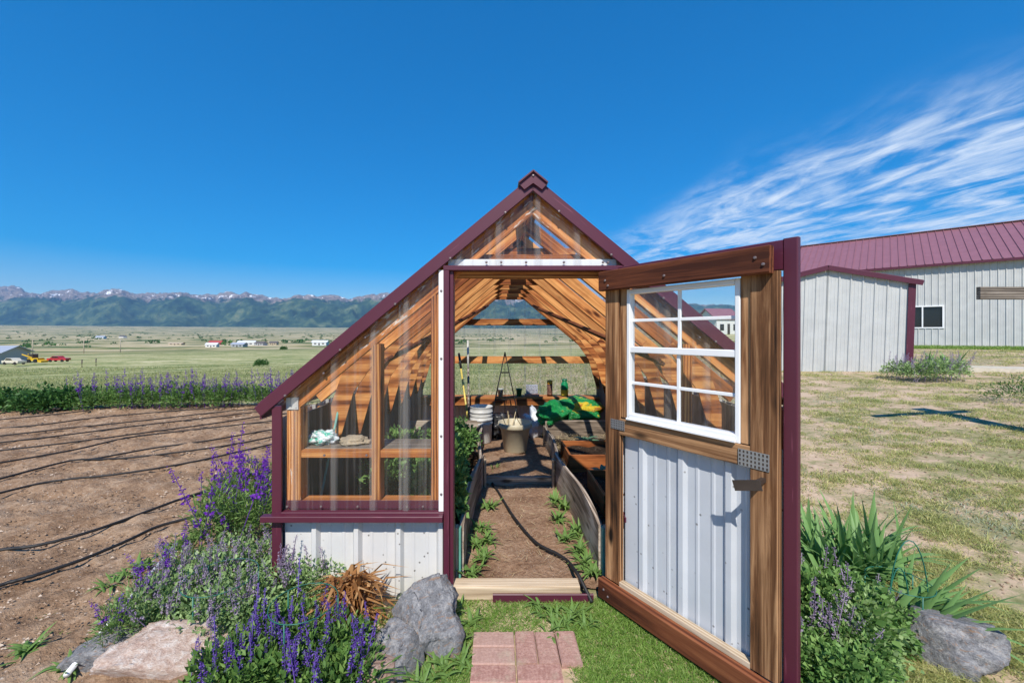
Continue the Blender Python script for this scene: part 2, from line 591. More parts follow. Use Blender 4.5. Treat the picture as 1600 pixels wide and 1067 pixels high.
def box_geo(lx, ly, lz, bev=0.0):
    """box centred on origin with chamfered long edges (length along x)"""
    hx, hy, hz = lx / 2, ly / 2, lz / 2
    b = min(bev, hy * 0.4, hz * 0.4)
    if b <= 0:
        pr = [(-hy, -hz), (hy, -hz), (hy, hz), (-hy, hz)]
    else:
        pr = [(-hy + b, -hz), (hy - b, -hz), (hy, -hz + b), (hy, hz - b), (hy - b, hz), (-hy + b, hz), (-hy, hz - b), (-hy, -hz + b)]
    n = len(pr)
    vs = [(-hx, y, z) for y, z in pr] + [(hx, y, z) for y, z in pr]
    fs = [(i, (i + 1) % n, n + (i + 1) % n, n + i) for i in range(n)]
    fs = [tuple(reversed(f)) for f in fs]
    fs = [(n + i, n + (i + 1) % n, (i + 1) % n, i) for i in range(n)]
    fs += [tuple(range(n)), tuple(reversed(range(n, 2 * n)))]
    return vs, fs


def beam(name, p0, p1, wy, wz, mat, parent=None, up=(0, 0, 1), bev=0.003):
    """board from p0 to p1 (centre line); wy = size sideways, wz = size along 'up'"""
    p0, p1 = Vector(p0), Vector(p1)
    x = (p1 - p0)
    L = x.length
    x.normalize()
    upv = Vector(up)
    if abs(x.dot(upv)) > 0.98:
        upv = Vector((0, 1, 0))
    y = upv.cross(x).normalized()
    z = x.cross(y)
    mw = Matrix((x, y, z)).transposed().to_4x4()
    mw.translation = (p0 + p1) / 2
    vs, fs = box_geo(L, wy, wz, bev)
    return mesh_obj(name, vs, fs, mat, parent, mw)


def boxo(name, x0, x1, y0, y1, z0, z1, mat, parent=None, bev=0.003):
    """axis-aligned board, grain along its longest side"""
    d = (x1 - x0, y1 - y0, z1 - z0)
    c = Vector(((x0 + x1) / 2, (y0 + y1) / 2, (z0 + z1) / 2))
    k = max(range(3), key=lambda i: d[i])
    if k == 0:
        return beam(name, (x0, c.y, c.z), (x1, c.y, c.z), d[1], d[2], mat, parent, (0, 0, 1), bev)
    if k == 1:
        return beam(name, (c.x, y0, c.z), (c.x, y1, c.z), d[0], d[2], mat, parent, (0, 0, 1), bev)
    return beam(name, (c.x, c.y, z0), (c.x, c.y, z1), d[0], d[1], mat, parent, (0, 1, 0), bev)


def tube_geo(pts, r, n=6, cap=True):
    pts = [Vector(p) for p in pts]
    vs, fs = [], []
    rr = r if isinstance(r, (list, tuple)) else [r] * len(pts)
    ref = Vector((0, 0, 1))
    for i, p in enumerate(pts):
        t_ = (pts[min(i + 1, len(pts) - 1)] - pts[max(i - 1, 0)]).normalized()
        u = ref.cross(t_)
        if u.length < 1e-3:
            u = Vector((1, 0, 0)).cross(t_)
        u.normalize()
        v = t_.cross(u)
        for k in range(n):
            a = 2 * math.pi * k / n
            vs.append(p + (u * math.cos(a) + v * math.sin(a)) * rr[i])
    for i in range(len(pts) - 1):
        for k in range(n):
            fs.append((i * n + k, i * n + (k + 1) % n, (i + 1) * n + (k + 1) % n, (i + 1) * n + k))
    if cap:
        fs.append(tuple(reversed(range(n))))
        fs.append(tuple(range((len(pts) - 1) * n, len(pts) * n)))
    return vs, fs


def smooth_path(pts, sub=6):
    pts = [Vector(p) for p in pts]
    out = []
    for i in range(len(pts) - 1):
        p0, p1, p2, p3 = pts[max(i - 1, 0)], pts[i], pts[i + 1], pts[min(i + 2, len(pts) - 1)]
        for k in range(sub):
            t_ = k / sub
            out.append(0.5 * ((2 * p1) + (-p0 + p2) * t_ + (2 * p0 - 5 * p1 + 4 * p2 - p3) * t_ ** 2 + (-p0 + 3 * p1 - 3 * p2 + p3) * t_ ** 3))
    out.append(pts[-1])
    return out


def tubeo(name, pts, r, mat, parent=None, n=6):
    vs, fs = tube_geo(pts, r, n)
    return mesh_obj(name, vs, fs, mat, parent, smooth=True)


def lathe_geo(prof, n=24):
    vs, fs = [], []
    for r, z in prof:
        for k in range(n):
            a = 2 * math.pi * k / n
            vs.append((r * math.cos(a), r * math.sin(a), z))
    for i in range(len(prof) - 1):
        for k in range(n):
            fs.append((i * n + k, i * n + (k + 1) % n, (i + 1) * n + (k + 1) % n, (i + 1) * n + k))
    return vs, fs


def rib_profile(width, pitch=0.2286, start=0.03, h=0.019, minor=True):
    """major and minor ribs of agricultural steel sheet: list of (u, height)"""
    pts = [(0.0, 0.0)]
    u = start
    while u < width + pitch:
        for du, hh in ((-0.028, 0), (-0.012, h), (0.012, h), (0.028, 0)):
            pts.append((u + du, hh))
        if minor:
            for m in (pitch / 3, 2 * pitch / 3):
                for du, hh in ((-0.012, 0), (-0.005, 0.0035), (0.005, 0.0035), (0.012, 0)):
                    pts.append((u + m + du, hh))
        u += pitch
    pts = [p for p in sorted(pts) if 0 <= p[0] <= width]
    pts.append((width, 0.0))
    return pts


def ribbed(name, org, ud, vd, nd, width, v0, v1, mat, parent=None, pitch=0.2286, start=0.03, h=0.019, minor=True, breaks=()):
    """ribbed sheet; v0, v1 functions of u or numbers; ribs run along vd"""
    org, ud, vd, nd = Vector(org), Vector(ud).normalized(), Vector(vd).normalized(), Vector(nd).normalized()
    f0 = v0 if callable(v0) else (lambda u: v0)
    f1 = v1 if callable(v1) else (lambda u: v1)
    prof = rib_profile(width, pitch, start, h, minor)
    for b in breaks:
        prof.append((b, 0.0))
    prof.sort()
    vs, at = [], []
    for u, hh in prof:
        b = org + ud * u + nd * hh
        vs += [b + vd * f0(u), b + vd * f1(u)]
        at += [min(1, hh / 0.019)] * 2
    fs = [(2 * i, 2 * i + 2, 2 * i + 3, 2 * i + 1) for i in range(len(prof) - 1)]
    return mesh_obj(name, vs, fs, mat, parent, attrs={'rib': at})


# ------------------------------------------------------------------ terrain height
def sstep(a, b, x):
    t_ = np.clip((np.asarray(x, dtype=float) - a) / (b - a), 0, 1)
    return t_ * t_ * (3 - 2 * t_)


PD = [0, 11, 30, 92, 262, 510, 1500, 4000, 9000, 16000]
PZ = [0, 0, -1.0, -4.6, -8.8, -14.4, -24, -8, 108, 180]


def gz(x, y):
    x, y = np.asarray(x, dtype=float), np.asarray(y, dtype=float)
    d = np.hypot(x, y)
    prof = np.interp(d, PD, PZ)
    ang = x / (np.abs(y) + 3.0)
    w = 1 - sstep(0.2, 0.5, ang)
    w = np.maximum(w, sstep(80, 400, d))
    rise = 0.95 * (1 - np.exp(-np.maximum(0, x - 1.5) * 0.12)) * (1 - sstep(60, 240, d))
    return prof * w + rise


def G(px, py):
    """photo pixel -> point on the ground"""
    lo, hi = 0.5, 4000.0
    kx, kz = (px - CX) / F, (py - CY) / F
    Y = 1.0
    while Y < 4000:
        if EYE - kz * Y <= float(gz(kx * Y, Y)):
            break
        Y *= 1.01
    lo, hi = Y / 1.01, Y
    for _ in range(20):
        m = (lo + hi) / 2
        if EYE - kz * m <= float(gz(kx * m, m)):
            hi = m
        else:
            lo = m
    return Vector((kx * hi, hi, float(gz(kx * hi, hi))))


def P(px, py, Y):
    return Vector(((px - CX) / F * Y, Y, EYE - (py - CY) / F * Y))


def gv(x, y, dz=0.0):
    return Vector((x, y, float(gz(x, y)) + dz))


# ground: one polar sheet out to the feet of the mountains
def build_ground():
    nr, na = 250, 420
    rad = np.concatenate([[0.0], np.geomspace(0.35, 16000, nr)])
    ang = np.linspace(0, 2 * np.pi, na, endpoint=False)
    rr, aa = np.meshgrid(rad[1:], ang, indexing='ij')
    x, y = rr * np.sin(aa), rr * np.cos(aa)
    z = gz(x, y)
    rs = np.random.RandomState(3)
    bumps = np.zeros_like(z)
    for s, a in ((0.6, 0.02), (0.17, 0.05), (0.05, 0.16), (0.012, 0.7)):
        ph = rs.rand(4) * 6.28
        bumps += a * 0.5 * (np.sin(x * s * 2.1 + ph[0]) * np.cos(y * s * 1.7 + ph[1]) + np.sin((x + y) * s + ph[2]) * np.cos((x - y) * s * 1.3 + ph[3]))
    z = z + bumps * sstep(35, 90, rr)
    v = np.stack([x.ravel(), y.ravel(), z.ravel()], 1)
    v = np.vstack([v, [[0, 0, 0]]])
    idx = np.arange(nr * na).reshape(nr, na)
    a, b = idx[:-1], idx[1:]
    f = np.stack([a, np.roll(a, -1, 1), np.roll(b, -1, 1), b], -1).reshape(-1, 4)
    f = f[:, ::-1].tolist()
    c = nr * na
    f += [[int(idx[0, (k + 1) % na]), int(idx[0, k]), c] for k in range(na)]
    o = mesh_obj('ground', v.tolist(), f, 'ground', smooth=True)
    tag(o, kind='structure')


build_ground()


# mountains: one range as a height sheet
def build_mountains():
    sky_px = [-700, -500, -300, -150, -60, 0, 20, 45, 60, 105, 130, 150, 175, 200, 225, 240, 265, 290, 310, 330, 355, 385, 410, 440, 455, 480, 500, 520, 545, 570, 595, 612, 640, 690, 740, 790, 850, 950, 1050, 1200, 1400, 1700]
    sky_y = [470, 455, 462, 450, 456, 447, 446, 456, 459, 450, 457, 457, 451, 455, 460, 456, 458, 457, 462, 460, 457, 457, 463, 466, 464, 461, 463, 459, 467, 462, 456, 459, 466, 461, 468, 463, 470, 466, 474, 478, 486, 494]
    hil_px = [-700, -400, -200, -80, 0, 50, 75, 100, 150, 190, 230, 258, 290, 320, 345, 388, 420, 464, 500, 540, 580, 612, 680, 760, 850, 1000, 1200, 1500, 1700]
    hil_y = [485, 474, 480, 470, 472, 465, 468, 477, 463, 461, 477, 471, 463, 472, 481, 467, 480, 466, 471, 480, 468, 473, 478, 474, 482, 480, 488, 494, 500]
    px = np.arange(-700, 1700, 2.5)
    k = (px - CX) / F
    dep = np.concatenate([np.linspace(7600, 9600, 34), np.linspace(9700, 12600, 44), np.linspace(12800, 14500, 8)])
    crest = (CY - np.interp(px, sky_px, sky_y)) / F * 12600
    rs = np.random.RandomState(5)
    jag = np.array([mnoise.fractal(Vector((p * 0.055, 2.0, 0)), 0.9, 2.1, 5) for p in px])
    crest = crest + jag * 85
    hill = (CY - np.interp(px, hil_px, hil_y)) / F * 9600
    rows = []
    for d in dep:
        base = float(np.interp(d, PD, PZ)) - 12
        rid = np.array([1 - abs(mnoise.fractal(Vector((kk * d * 0.0011, d * 0.0006, 4.0)), 0.8, 2.0, 5)) * 1.3 for kk in k])
        if d <= 9600:
            tn = (d - 7600) / 2000.0
            offp = np.array([0.28 + 0.45 * mnoise.fractal(Vector((kk * 4.0, 8.0, 1)), 0.8, 2.0, 4) for kk in k])
            offp = np.clip(offp, 0.0, 0.6)
            t_ = np.clip((tn - offp) / (1 - offp), 0, 1)
            s = t_ ** 1.2
            amp = np.sin(np.pi * t_) * 0.85
            z = base + (hill - base) * s * (1 + amp * (rid - 0.75))
        elif d <= 12600:
            t_ = (d - 9600) / 3000.0
            dip = math.sin(math.pi * t_)
            z = hill + (crest - hill) * (t_ ** 1.1) - dip * 70 + dip * 520 * (rid - 0.75)
            lim = hill + (crest - hill) * t_ + 90
            z = np.minimum(z, lim)
        else:
            t_ = (d - 12600) / 1900.0
            z = crest * (1 - t_ * 0.6)
        z = z + (-20 if d == dep[0] else 0)
        rows.append(np.stack([k * d, np.full_like(k, d), z], 1))
    v = np.vstack(rows)
    n, m = len(dep), len(px)
    idx = np.arange(n * m).reshape(n, m)
    f = np.stack([idx[:-1, :-1], idx[:-1, 1:], idx[1:, 1:], idx[1:, :-1]], -1).reshape(-1, 4).tolist()
    o = mesh_obj('mountains', v.tolist(), f, 'mountain', smooth=True)
    tag(o, kind='structure')


build_mountains()

# ------------------------------------------------------------------ vegetation helpers
rng = np.random.RandomState(11)


class Leaves:
    def __init__(s):
        s.v, s.f, s.a, s.n = [], [], [], 0

    def leaf(s, base, d, up, L, W, fold=0.25, bend=0.0):
        """arrays of folded four-point leaves"""
        base, d, up = np.atleast_2d(base), np.atleast_2d(d), np.atleast_2d(up)
        d = d / np.linalg.norm(d, axis=1, keepdims=True)
        side = np.cross(d, up)
        side /= np.linalg.norm(side, axis=1, keepdims=True) + 1e-9
        nn = np.cross(side, d)
        L = np.broadcast_to(np.asarray(L, dtype=float).reshape(-1, 1), (len(base), 1))
        W = np.broadcast_to(np.asarray(W, dtype=float).reshape(-1, 1), (len(base), 1))
        mid = base + d * L * 0.45
        l_ = mid + side * W * 0.5 + nn * W * fold
        r_ = mid - side * W * 0.5 + nn * W * fold
        tip = base + d * L - nn * L * bend
        v = np.stack([base, r_, tip, l_], 1).reshape(-1, 3)
        k = len(base)
        i = np.arange(k)[:, None] * 4 + s.n
        f = np.vstack([i + [0, 1, 2], i + [0, 2, 3]])
        s.v.append(v)
        s.f.append(f)
        s.a.append(np.repeat(rng.rand(k), 4))
        s.n += 4 * k

    def blade(s, base, d, L, W, droop=0.3):
        """arrays of bent grass or iris blades: quad + quad + triangle"""
        base, d = np.atleast_2d(base), np.atleast_2d(d)
        d = d / np.linalg.norm(d, axis=1, keepdims=True)
        k = len(base)
        L = np.broadcast_to(np.asarray(L, dtype=float).reshape(-1, 1), (k, 1))
        W = np.broadcast_to(np.asarray(W, dtype=float).reshape(-1, 1), (k, 1))
        droop = np.broadcast_to(np.asarray(droop, dtype=float).reshape(-1, 1), (k, 1))
        th = rng.rand(k, 1) * 2 * np.pi
        side = np.hstack([np.cos(th), np.sin(th), np.zeros((k, 1))])
        hd = d.copy()
        hd[:, 2] = 0
        hd /= np.linalg.norm(hd, axis=1, keepdims=True) + 1e-6
        p1 = base + d * L * 0.5
        p2 = base + d * L * 0.95 + hd * L * droop * 0.6 - np.array([0, 0, 1]) * L * droop * 0.45
        v = np.stack([base - side * W / 2, base + side * W / 2, p1 + side * W * 0.42, p1 - side * W * 0.42, p2], 1).reshape(-1, 3)
        i = np.arange(k)[:, None] * 5 + s.n
        f = np.vstack([i + [0, 1, 2], i + [0, 2, 3], i + [3, 2, 4]])
        s.v.append(v)
        s.f.append(f)
        s.a.append(np.repeat(rng.rand(k), 5))
        s.n += 5 * k

    def tube(s, p0, p1, r):
        vs, fs = tube_geo([p0, p1], r, 4, False)
        s.v.append(np.array([tuple(v) for v in vs]))
        for f in fs:
            s.f.append(np.array([[f[0], f[1], f[2]], [f[0], f[2], f[3]]]) + s.n)
        s.a.append(np.full(len(vs), rng.rand()))
        s.n += len(vs)

    def mesh(s, name, mat):
        v = np.vstack(s.v).astype(np.float32)
        f = np.vstack(s.f).astype(np.int32)
        me = bpy.data.meshes.new(name)
        me.vertices.add(len(v))
        me.vertices.foreach_set('co', v.ravel())
        me.loops.add(f.size)
        me.loops.foreach_set('vertex_index', f.ravel())
        me.polygons.add(len(f))
        me.polygons.foreach_set('loop_start', np.arange(0, f.size, 3, dtype=np.int32))
        me.materials.append(M[mat])
        at = me.attributes.new('rnd', 'FLOAT', 'POINT')
        at.data.foreach_set('value', np.concatenate(s.a).astype(np.float32))
        me.update(calc_edges=True)
        me.validate()
        return me

    def obj(s, name, mat, parent=None, mw=None):
        return share(name, s.mesh(name, mat), parent, mw or Matrix.Identity(4))


def rdirs(n, zlo=-0.2, zhi=1.0):
    z = rng.uniform(zlo, zhi, n)
    a = rng.rand(n) * 2 * np.pi
    r = np.sqrt(np.maximum(0, 1 - z * z))
    return np.stack([r * np.cos(a), r * np.sin(a), z], 1)


def bush_mesh(name, mat, n, rx, rz, L, W, zc=0.5, lump=0.25):
    """many small leaves spread through an uneven mound standing on z=0"""
    q = Leaves()
    d = rdirs(n, -0.25, 1.0)
    rad = rng.rand(n) ** 0.38
    lm = 1 + lump * np.sin(d[:, 0] * 5 + rng.rand() * 6) * np.cos(d[:, 1] * 5 + rng.rand() * 6)
    p = d * (rad * lm)[:, None]
    p = p * [rx, rx, rz * (1 - zc)] + [0, 0, rz * zc]
    p[:, 2] = np.maximum(p[:, 2], 0.01 + rng.rand(n) * 0.03)
    ld = d + rng.normal(0, 0.55, (n, 3)) + [0, 0, 0.2]
    q.leaf(p, ld, rdirs(n, 0.3, 1), L * rng.uniform(0.6, 1.3, n), W * rng.uniform(0.6, 1.3, n), 0.2, 0.1)
    return q.mesh(name, mat)


def spike_mesh(name, mat, h, f0, rad, n, L, W):
    """flower spike: florets round the upper stem"""
    q = Leaves()
    q.tube((0, 0, 0), (0, 0, h * 0.97), 0.0022)
    z = f0 * h + (1 - f0) * h * np.sort(rng.rand(n))
    a = rng.rand(n) * 6.283
    tp = 1 - 0.6 * (z - f0 * h) / ((1 - f0) * h)
    for k in range(3):
        aa = a + rng.normal(0, 0.5, n)
        d = np.stack([np.cos(aa), np.sin(aa), rng.uniform(-0.3, 0.7, n)], 1)
        b = np.stack([np.cos(a) * rad * tp * 0.5, np.sin(a) * rad * tp * 0.5, z], 1)
        q.leaf(b, d, rdirs(n, 0, 1), L * tp * rng.uniform(0.7, 1.3, n), W * tp, 0.15)
    return q.mesh(name, mat)


LIB = {}
for i in range(4):
    LIB['larkspur_leaf', i] = bush_mesh('larkspur_foliage', 'leaf_feather', 520, 0.15, 0.46, 0.060, 0.009, 0.45)
    LIB['larkspur_spike', i] = spike_mesh('larkspur_spike', 'pet_purple', 0.62 + 0.05 * i, 0.60, 0.030, 20 + 3 * i, 0.026, 0.020)
    LIB['mint_leaf', i] = bush_mesh('catmint_foliage', 'leaf_mint', 850, 0.20, 0.30, 0.032, 0.019, 0.4)
    LIB['mint_spike', i] = spike_mesh('catmint_spike', 'pet_mint', 0.34 + 0.03 * i, 0.55, 0.022, 34, 0.014, 0.010)
    LIB['salvia_leaf', i] = bush_mesh('salvia_foliage', 'leaf_green', 420, 0.14, 0.20, 0.042, 0.018, 0.4)
    LIB['salvia_spike', i] = spike_mesh('salvia_spike', 'pet_salvia', 0.29 + 0.025 * i, 0.50, 0.017, 46, 0.012, 0.008)
    LIB['bush_leaf', i] = bush_mesh('potato_foliage', 'leaf_dark', 950, 0.42, 0.48, 0.085, 0.05, 0.4, 0.3)
    LIB['row_leaf', i] = bush_mesh('row_larkspur_foliage', 'leaf_green', 520, 0.26, 0.44, 0.065, 0.020, 0.45)

# ------------------------------------------------------------------ greenhouse
XC, XL, XR, YF, YB = 0.207, -1.289, 1.703, 2.37, 6.55
SL = 0.83
SX = lambda px: (px - CX) / 270.0
SZ = lambda py: EYE - (py - CY) / 270.0
ztop = lambda x: 2.43 - SL * abs(x - XC)
mir = lambda x: 2 * XC - x
cosr = 1 / math.hypot(1, SL)

gh = thing('greenhouse', (XC, YF, 0), 'small timber-framed greenhouse with clear ribbed panels and burgundy metal trim', 'greenhouse')


def poly_prism(name, pts, y0, y1, mat, parent):
    """polygon in XZ given a thickness in Y"""
    n = len(pts)
    vs = [(x, y0, z) for x, z in pts] + [(x, y1, z) for x, z in pts]
    fs = [tuple(range(n)), tuple(reversed(range(n, 2 * n)))]
    fs += [(i, n + i, n + (i + 1) % n, (i + 1) % n) for i in range(n)]
    return mesh_obj(name, vs, fs, mat, parent)


def screws(parent, pts, r=0.006, nrm=(0, -1, 0)):
    for p in pts:
        key = ('screw',)
        if key not in LIB:
            vs, fs = lathe_geo([(0.0001, 0.006), (0.007, 0.005), (0.010, 0.0), (0.010, -0.004)], 8)
            me = bpy.data.meshes.new('screw')
            me.from_pydata(vs, [], fs)
            me.materials.append(M['screw'])
            LIB[key] = me
        q = Vector(nrm).to_track_quat('Z', 'Y')
        share('screw', LIB[key], parent, Matrix.LocRotScale(Vector(p), q, Vector((1, 1, 1)) * (r / 0.008)))


def both(fn):
    fn(lambda x: x)
    fn(mir)


def front_half(m):
    s = 1 if m(1.0) == 1.0 else -1

    def bx(name, x0, x1, y0, y1, z0, z1, mat, **k):
        a, b = sorted((m(x0), m(x1)))
        return boxo(name, a, b, y0, y1, z0, z1, mat, gh, **k)
    # purple trim along the rake
    tip = SX(408) if s > 0 else SX(430)
    fa = beam('rake_trim', (m(tip), 2.342, ztop(tip) - 0.042), (m(XC), 2.342, 2.43 - 0.042), 0.016, 0.084 * cosr, 'purple', gh, (0, 0, 1), 0.004)
    fl = beam('rake_flashing', (m(tip), 2.395, ztop(tip) + 0.003), (m(XC), 2.395, 2.433), 0.115, 0.006, 'purple', gh, (0, 0, 1), 0)
    for t_ in (0.1, 0.3, 0.5, 0.7, 0.9):
        x = tip + (XC - tip) * t_
        screws(fa, [(m(x), 2.333, ztop(x) - 0.078)])
    # corner trim
    bx('corner_trim', XL, SX(443), 2.345, 2.361, -0.02, ztop(XL) - 0.07, 'purple')
    bx('corner_trim', XL - 0.004, XL + 0.010, 2.3615, 2.45, -0.02, ztop(XL) - 0.09, 'purple')
    # studs
    bx('stud', SX(444), SX(456), 2.398, 2.48, 0.5, ztop(SX(455)) - 0.19, 'flecked_wood')
    bx('stud', SX(456.5), SX(466), 2.400, 2.49, 0.5, ztop(SX(462)) - 0.195, 'flecked_wood')
    bx('stud', SX(578), SX(592), 2.400, 2.49, 0.5, ztop(SX(585)) - 0.20, 'frame_wood')
    bx('stud', SX(672), SX(686), 2.400, 2.49, 0.0, ztop(SX(679)) - 0.20, 'frame_wood')
    bx('jamb_stud', SX(687), SX(701), 2.402, 2.49, 0.0, ztop(SX(692)) - 0.205, 'frame_wood')
    # front rafter just behind the sheet
    x0 = SX(446)
    beam('rafter', (m(x0), 2.418, ztop(x0) - 0.128), (m(XC), 2.418, 2.43 - 0.128), 0.038, 0.146 * cosr, 'flecked_wood', gh)
    bx('plaster_patch', SX(444), SX(463), 2.392, 2.397, SZ(641), SZ(622), 'white_steel')
    # shelf rail and shelf
    bx('shelf_rail', SX(466.3), SX(671.5), 2.404, 2.444, SZ(718), SZ(706), 'frame_wood')
    bx('shelf', SX(466.3), SX(671.5), 2.4445, 2.66, SZ(712), SZ(705.5), 'grey_wood')
    # sill flashing, ledge
    bx('sill_flashing', SX(443.5), SX(693), 2.392, 2.3985, SZ(797), SZ(784), 'purple')
    bx('bottom_plate', SX(443.5), SX(686), 2.402, 2.49, SZ(806), SZ(786), 'frame_wood')
    bx('sill_ledge', SX(417) if s > 0 else SX(432), SX(693.5), 2.300, 2.3445, SZ(808), SZ(799), 'purple')
    bx('sill_ledge', SX(428), SX(693.5), 2.3447, 2.391, SZ(802), SZ(797.5), 'purple')
    # lower white sheet
    a, b = sorted((m(SX(443)), m(SX(693.5))))
    w = b - a
    ribbed('steel_panel', (a, 2.385, 0), (1, 0, 0), (0, 0, 1), (0, -1, 0), w, -0.02, SZ(808), 'white_steel', gh, start=(SX(492) - SX(443)) if s > 0 else 0.03, pitch=0.243, h=0.03)
    # clear sheet, with a lap in it
    lap = SX(628)
    for (u0, u1, yy, st) in ((SX(443), lap + 0.03, 2.381, 0.06), (lap - 0.02, SX(690), 2.374, 0.045)):
        a, b = sorted((m(u0), m(u1)))
        ribbed('clear_panel', (a, yy, 0), (1, 0, 0), (0, 0, 1), (0, -1, 0), b - a, SZ(797), lambda u, a=a: ztop(a + u) - 0.05, 'clear', gh, start=st, pitch=0.2286, h=0.014)
    screws(gh, [(m(SX(px)), 2.366, SZ(791)) for px in (449, 502, 559, 636, 661)])
    screws(gh, [(m(SX(px)), 2.366, SZ(py)) for px, py in ((507, 711), (573, 711), (506, 583), (571, 527), (625, 478))])
    # white strip and door trim
    bx('white_strip', SX(686), SX(693.8), 2.352, 2.366, SZ(797) + 0.002, ztop(SX(686)) - 0.085, 'vinyl')
    bx('door_trim', SX(694), SX(703), 2.338, 2.400, -0.03, SZ(416.2), 'purple')
    bx('door_trim', SX(703.2), SX(709), 2.356, 2.440, -0.03, SZ(424), 'purple')
    screws(gh, [(m(SX(690)), 2.350, SZ(y)) for y in (455, 560, 680, 770)])


both(front_half)
boxo('ridge_trim', XC - 0.055, XC + 0.055, 2.318, 2.3335, 2.40, 2.41, 'purple', gh) if False else None
for s in (-1, 1):
    beam('ridge_cap', (XC + s * 0.082, 4.44, 2.447 - SL * 0.075), (XC + s * 0.0, 4.44, 2.452), 4.27, 0.008, 'purple', gh, (0, 0, 1), 0)
    poly_prism('ridge_cap_end', [(XC, 2.455), (XC + s * 0.084, 2.455 - 0.070), (XC + s * 0.050, 2.345 + 0.003), (XC, 2.385)][::s], 2.318, 2.333, 'purple', gh)
screws(gh, [(XC, 2.316, 2.425)])
# door head
boxo('door_head_trim', SX(694), mir(SX(694)), 2.336, 2.400, SZ(424), SZ(416.4), 'purple', gh)
boxo('door_head', SX(703.4), mir(SX(703.4)), 2.402, 2.47, SZ(432), SZ(419), 'frame_wood', gh)
boxo('white_strip', SX(700), mir(SX(700)), 2.3835, 2.3965, SZ(416), SZ(404.5), 'vinyl', gh)
boxo('collar_tie', SX(738), mir(SX(738)), 2.438, 2.474, SZ(410), SZ(394), 'frame_wood', gh)
ribbed('clear_panel', (SX(690), 2.374, 0), (1, 0, 0), (0, 0, 1), (0, -1, 0), 2 * (XC - SX(690)), SZ(415.5), lambda u: max(SZ(415) + 0.001, ztop(SX(690) + u) - 0.05), 'clear', gh, start=0.10, h=0.014, breaks=(XC - SX(690),))
screws(gh, [(SX(px), 2.366, SZ(410)) for px in (760, 783, 822, 881, 942, 950)])
# threshold
th = boxo('threshold', SX(700), SX(905), 2.345, 2.435, 0.0, 0.085, 'pale_wood', gh, bev=0.008)
boxo('threshold_strip', SX(770), SX(925), 2.330, 2.3445, 0.0, 0.05, 'purple', gh)

# rafters, knee gussets, collar ties, side studs
raf_y = [2.92, 3.42, 3.92, 4.42, 4.92, 5.42, 5.92, 6.36]
for i, y in enumerate(raf_y):
    for m in (lambda x: x, mir):
        x0 = XL + 0.02
        beam('rafter', (m(x0), y, ztop(x0) - 0.122), (m(XC), y, 2.43 - 0.122), 0.038, 0.118 * cosr, 'frame_wood', gh)
        g = [(XL + 0.105, 0.98), (XL + 0.105, 0.68), (XL + 0.15, 0.66), (XL + 0.28, ztop(XL + 0.28) - 0.30), (XL + 0.50, ztop(XL + 0.50) - 0.17), (XL + 0.46, ztop(XL + 0.46) - 0.10), (XL + 0.2, ztop(XL + 0.2) - 0.10)]
        pts = [(m(x), z) for x, z in g]
        poly_prism('knee_gusset', pts if m(1.0) == 1.0 else pts[::-1], y - 0.034, y - 0.0205, 'frame_wood', gh)
        a, b = sorted((m(XL + 0.016), m(XL + 0.104)))
        boxo('side_stud', a, b, y - 0.019, y + 0.019, 0.0, ztop(XL + 0.02) - 0.19, 'frame_wood', gh)
    boxo('collar_tie', XC - 0.36, XC + 0.36, y + 0.0195, y + 0.0575, 2.055, 2.145, 'frame_wood', gh)
boxo('ridge_board', XC - 0.019, XC + 0.019, 2.49, 6.5, 2.30, 2.385, 'frame_wood', gh)
# long diagonal braces under the rafters
for m in (lambda x: x, mir):
    xa, xb = XC - 0.36, XC - 1.12
    beam('diagonal_brace', (m(xa), 6.2, ztop(xa) - 0.20), (m(xb), 3.3, ztop(xb) - 0.20), 0.085, 0.030, 'red_wood', gh, (SL * (1 if m(1.) != 1. else -1), 0, 1))

# roof sheets, each lapped over the last
for m, sd in ((lambda x: x, -1), (mir, 1)):
    vd = Vector((sd * 1.0, 0, -SL)).normalized()
    nd = Vector((sd * SL, 0, 1.0)).normalized()
    Ls = math.hypot(1, SL) * (XC - (SX(408) if sd < 0 else SX(432))) - 0.02
    for k in range(5):
        y0 = 2.45 + k * 0.84
        ribbed('roof_panel', Vector((XC, y0, 2.43 - 0.062 + 0.003 * (k % 2))) + vd * 0.01, (0, 1, 0), vd, nd, min(0.88, YB + 0.06 - y0), 0.0, Ls, 'clear_roof', gh, start=0.04, h=0.016)
    for t_ in (0.25, 0.6):
        x = XC + sd * t_ * 1.496
        beam('purlin', (x, 2.48, ztop(x) - 0.082), (x, 6.5, ztop(x) - 0.082), 0.06, 0.018, 'frame_wood', gh, nd) if False else None
# a white-painted board closing part of the left slope
xa, xb = XL + 0.34, XL + 0.60
beam('painted_board', (xa, 4.67, ztop(xa) - 0.125), (xb, 4.67, ztop(xb) - 0.125), 0.45, 0.012, 'vinyl', gh, (-SL, 0, 1))

# side walls
for x, nd, nm in ((XL, -1, 'l'), (XR, 1, 'r')):
    ribbed('steel_panel', (x, 2.40, 0), (0, 1, 0), (0, 0, 1), (nd, 0, 0), YB - 2.40, -0.05, 1.03, 'white_steel', gh)
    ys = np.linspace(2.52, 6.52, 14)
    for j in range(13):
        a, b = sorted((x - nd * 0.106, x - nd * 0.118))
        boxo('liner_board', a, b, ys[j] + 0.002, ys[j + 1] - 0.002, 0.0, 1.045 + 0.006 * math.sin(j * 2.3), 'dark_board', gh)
    a, b = sorted((x - nd * 0.016, x - nd * 0.104))
    boxo('top_plate', a, b, 2.50, 6.5, 1.035, 1.07, 'frame_wood', gh) if False else None

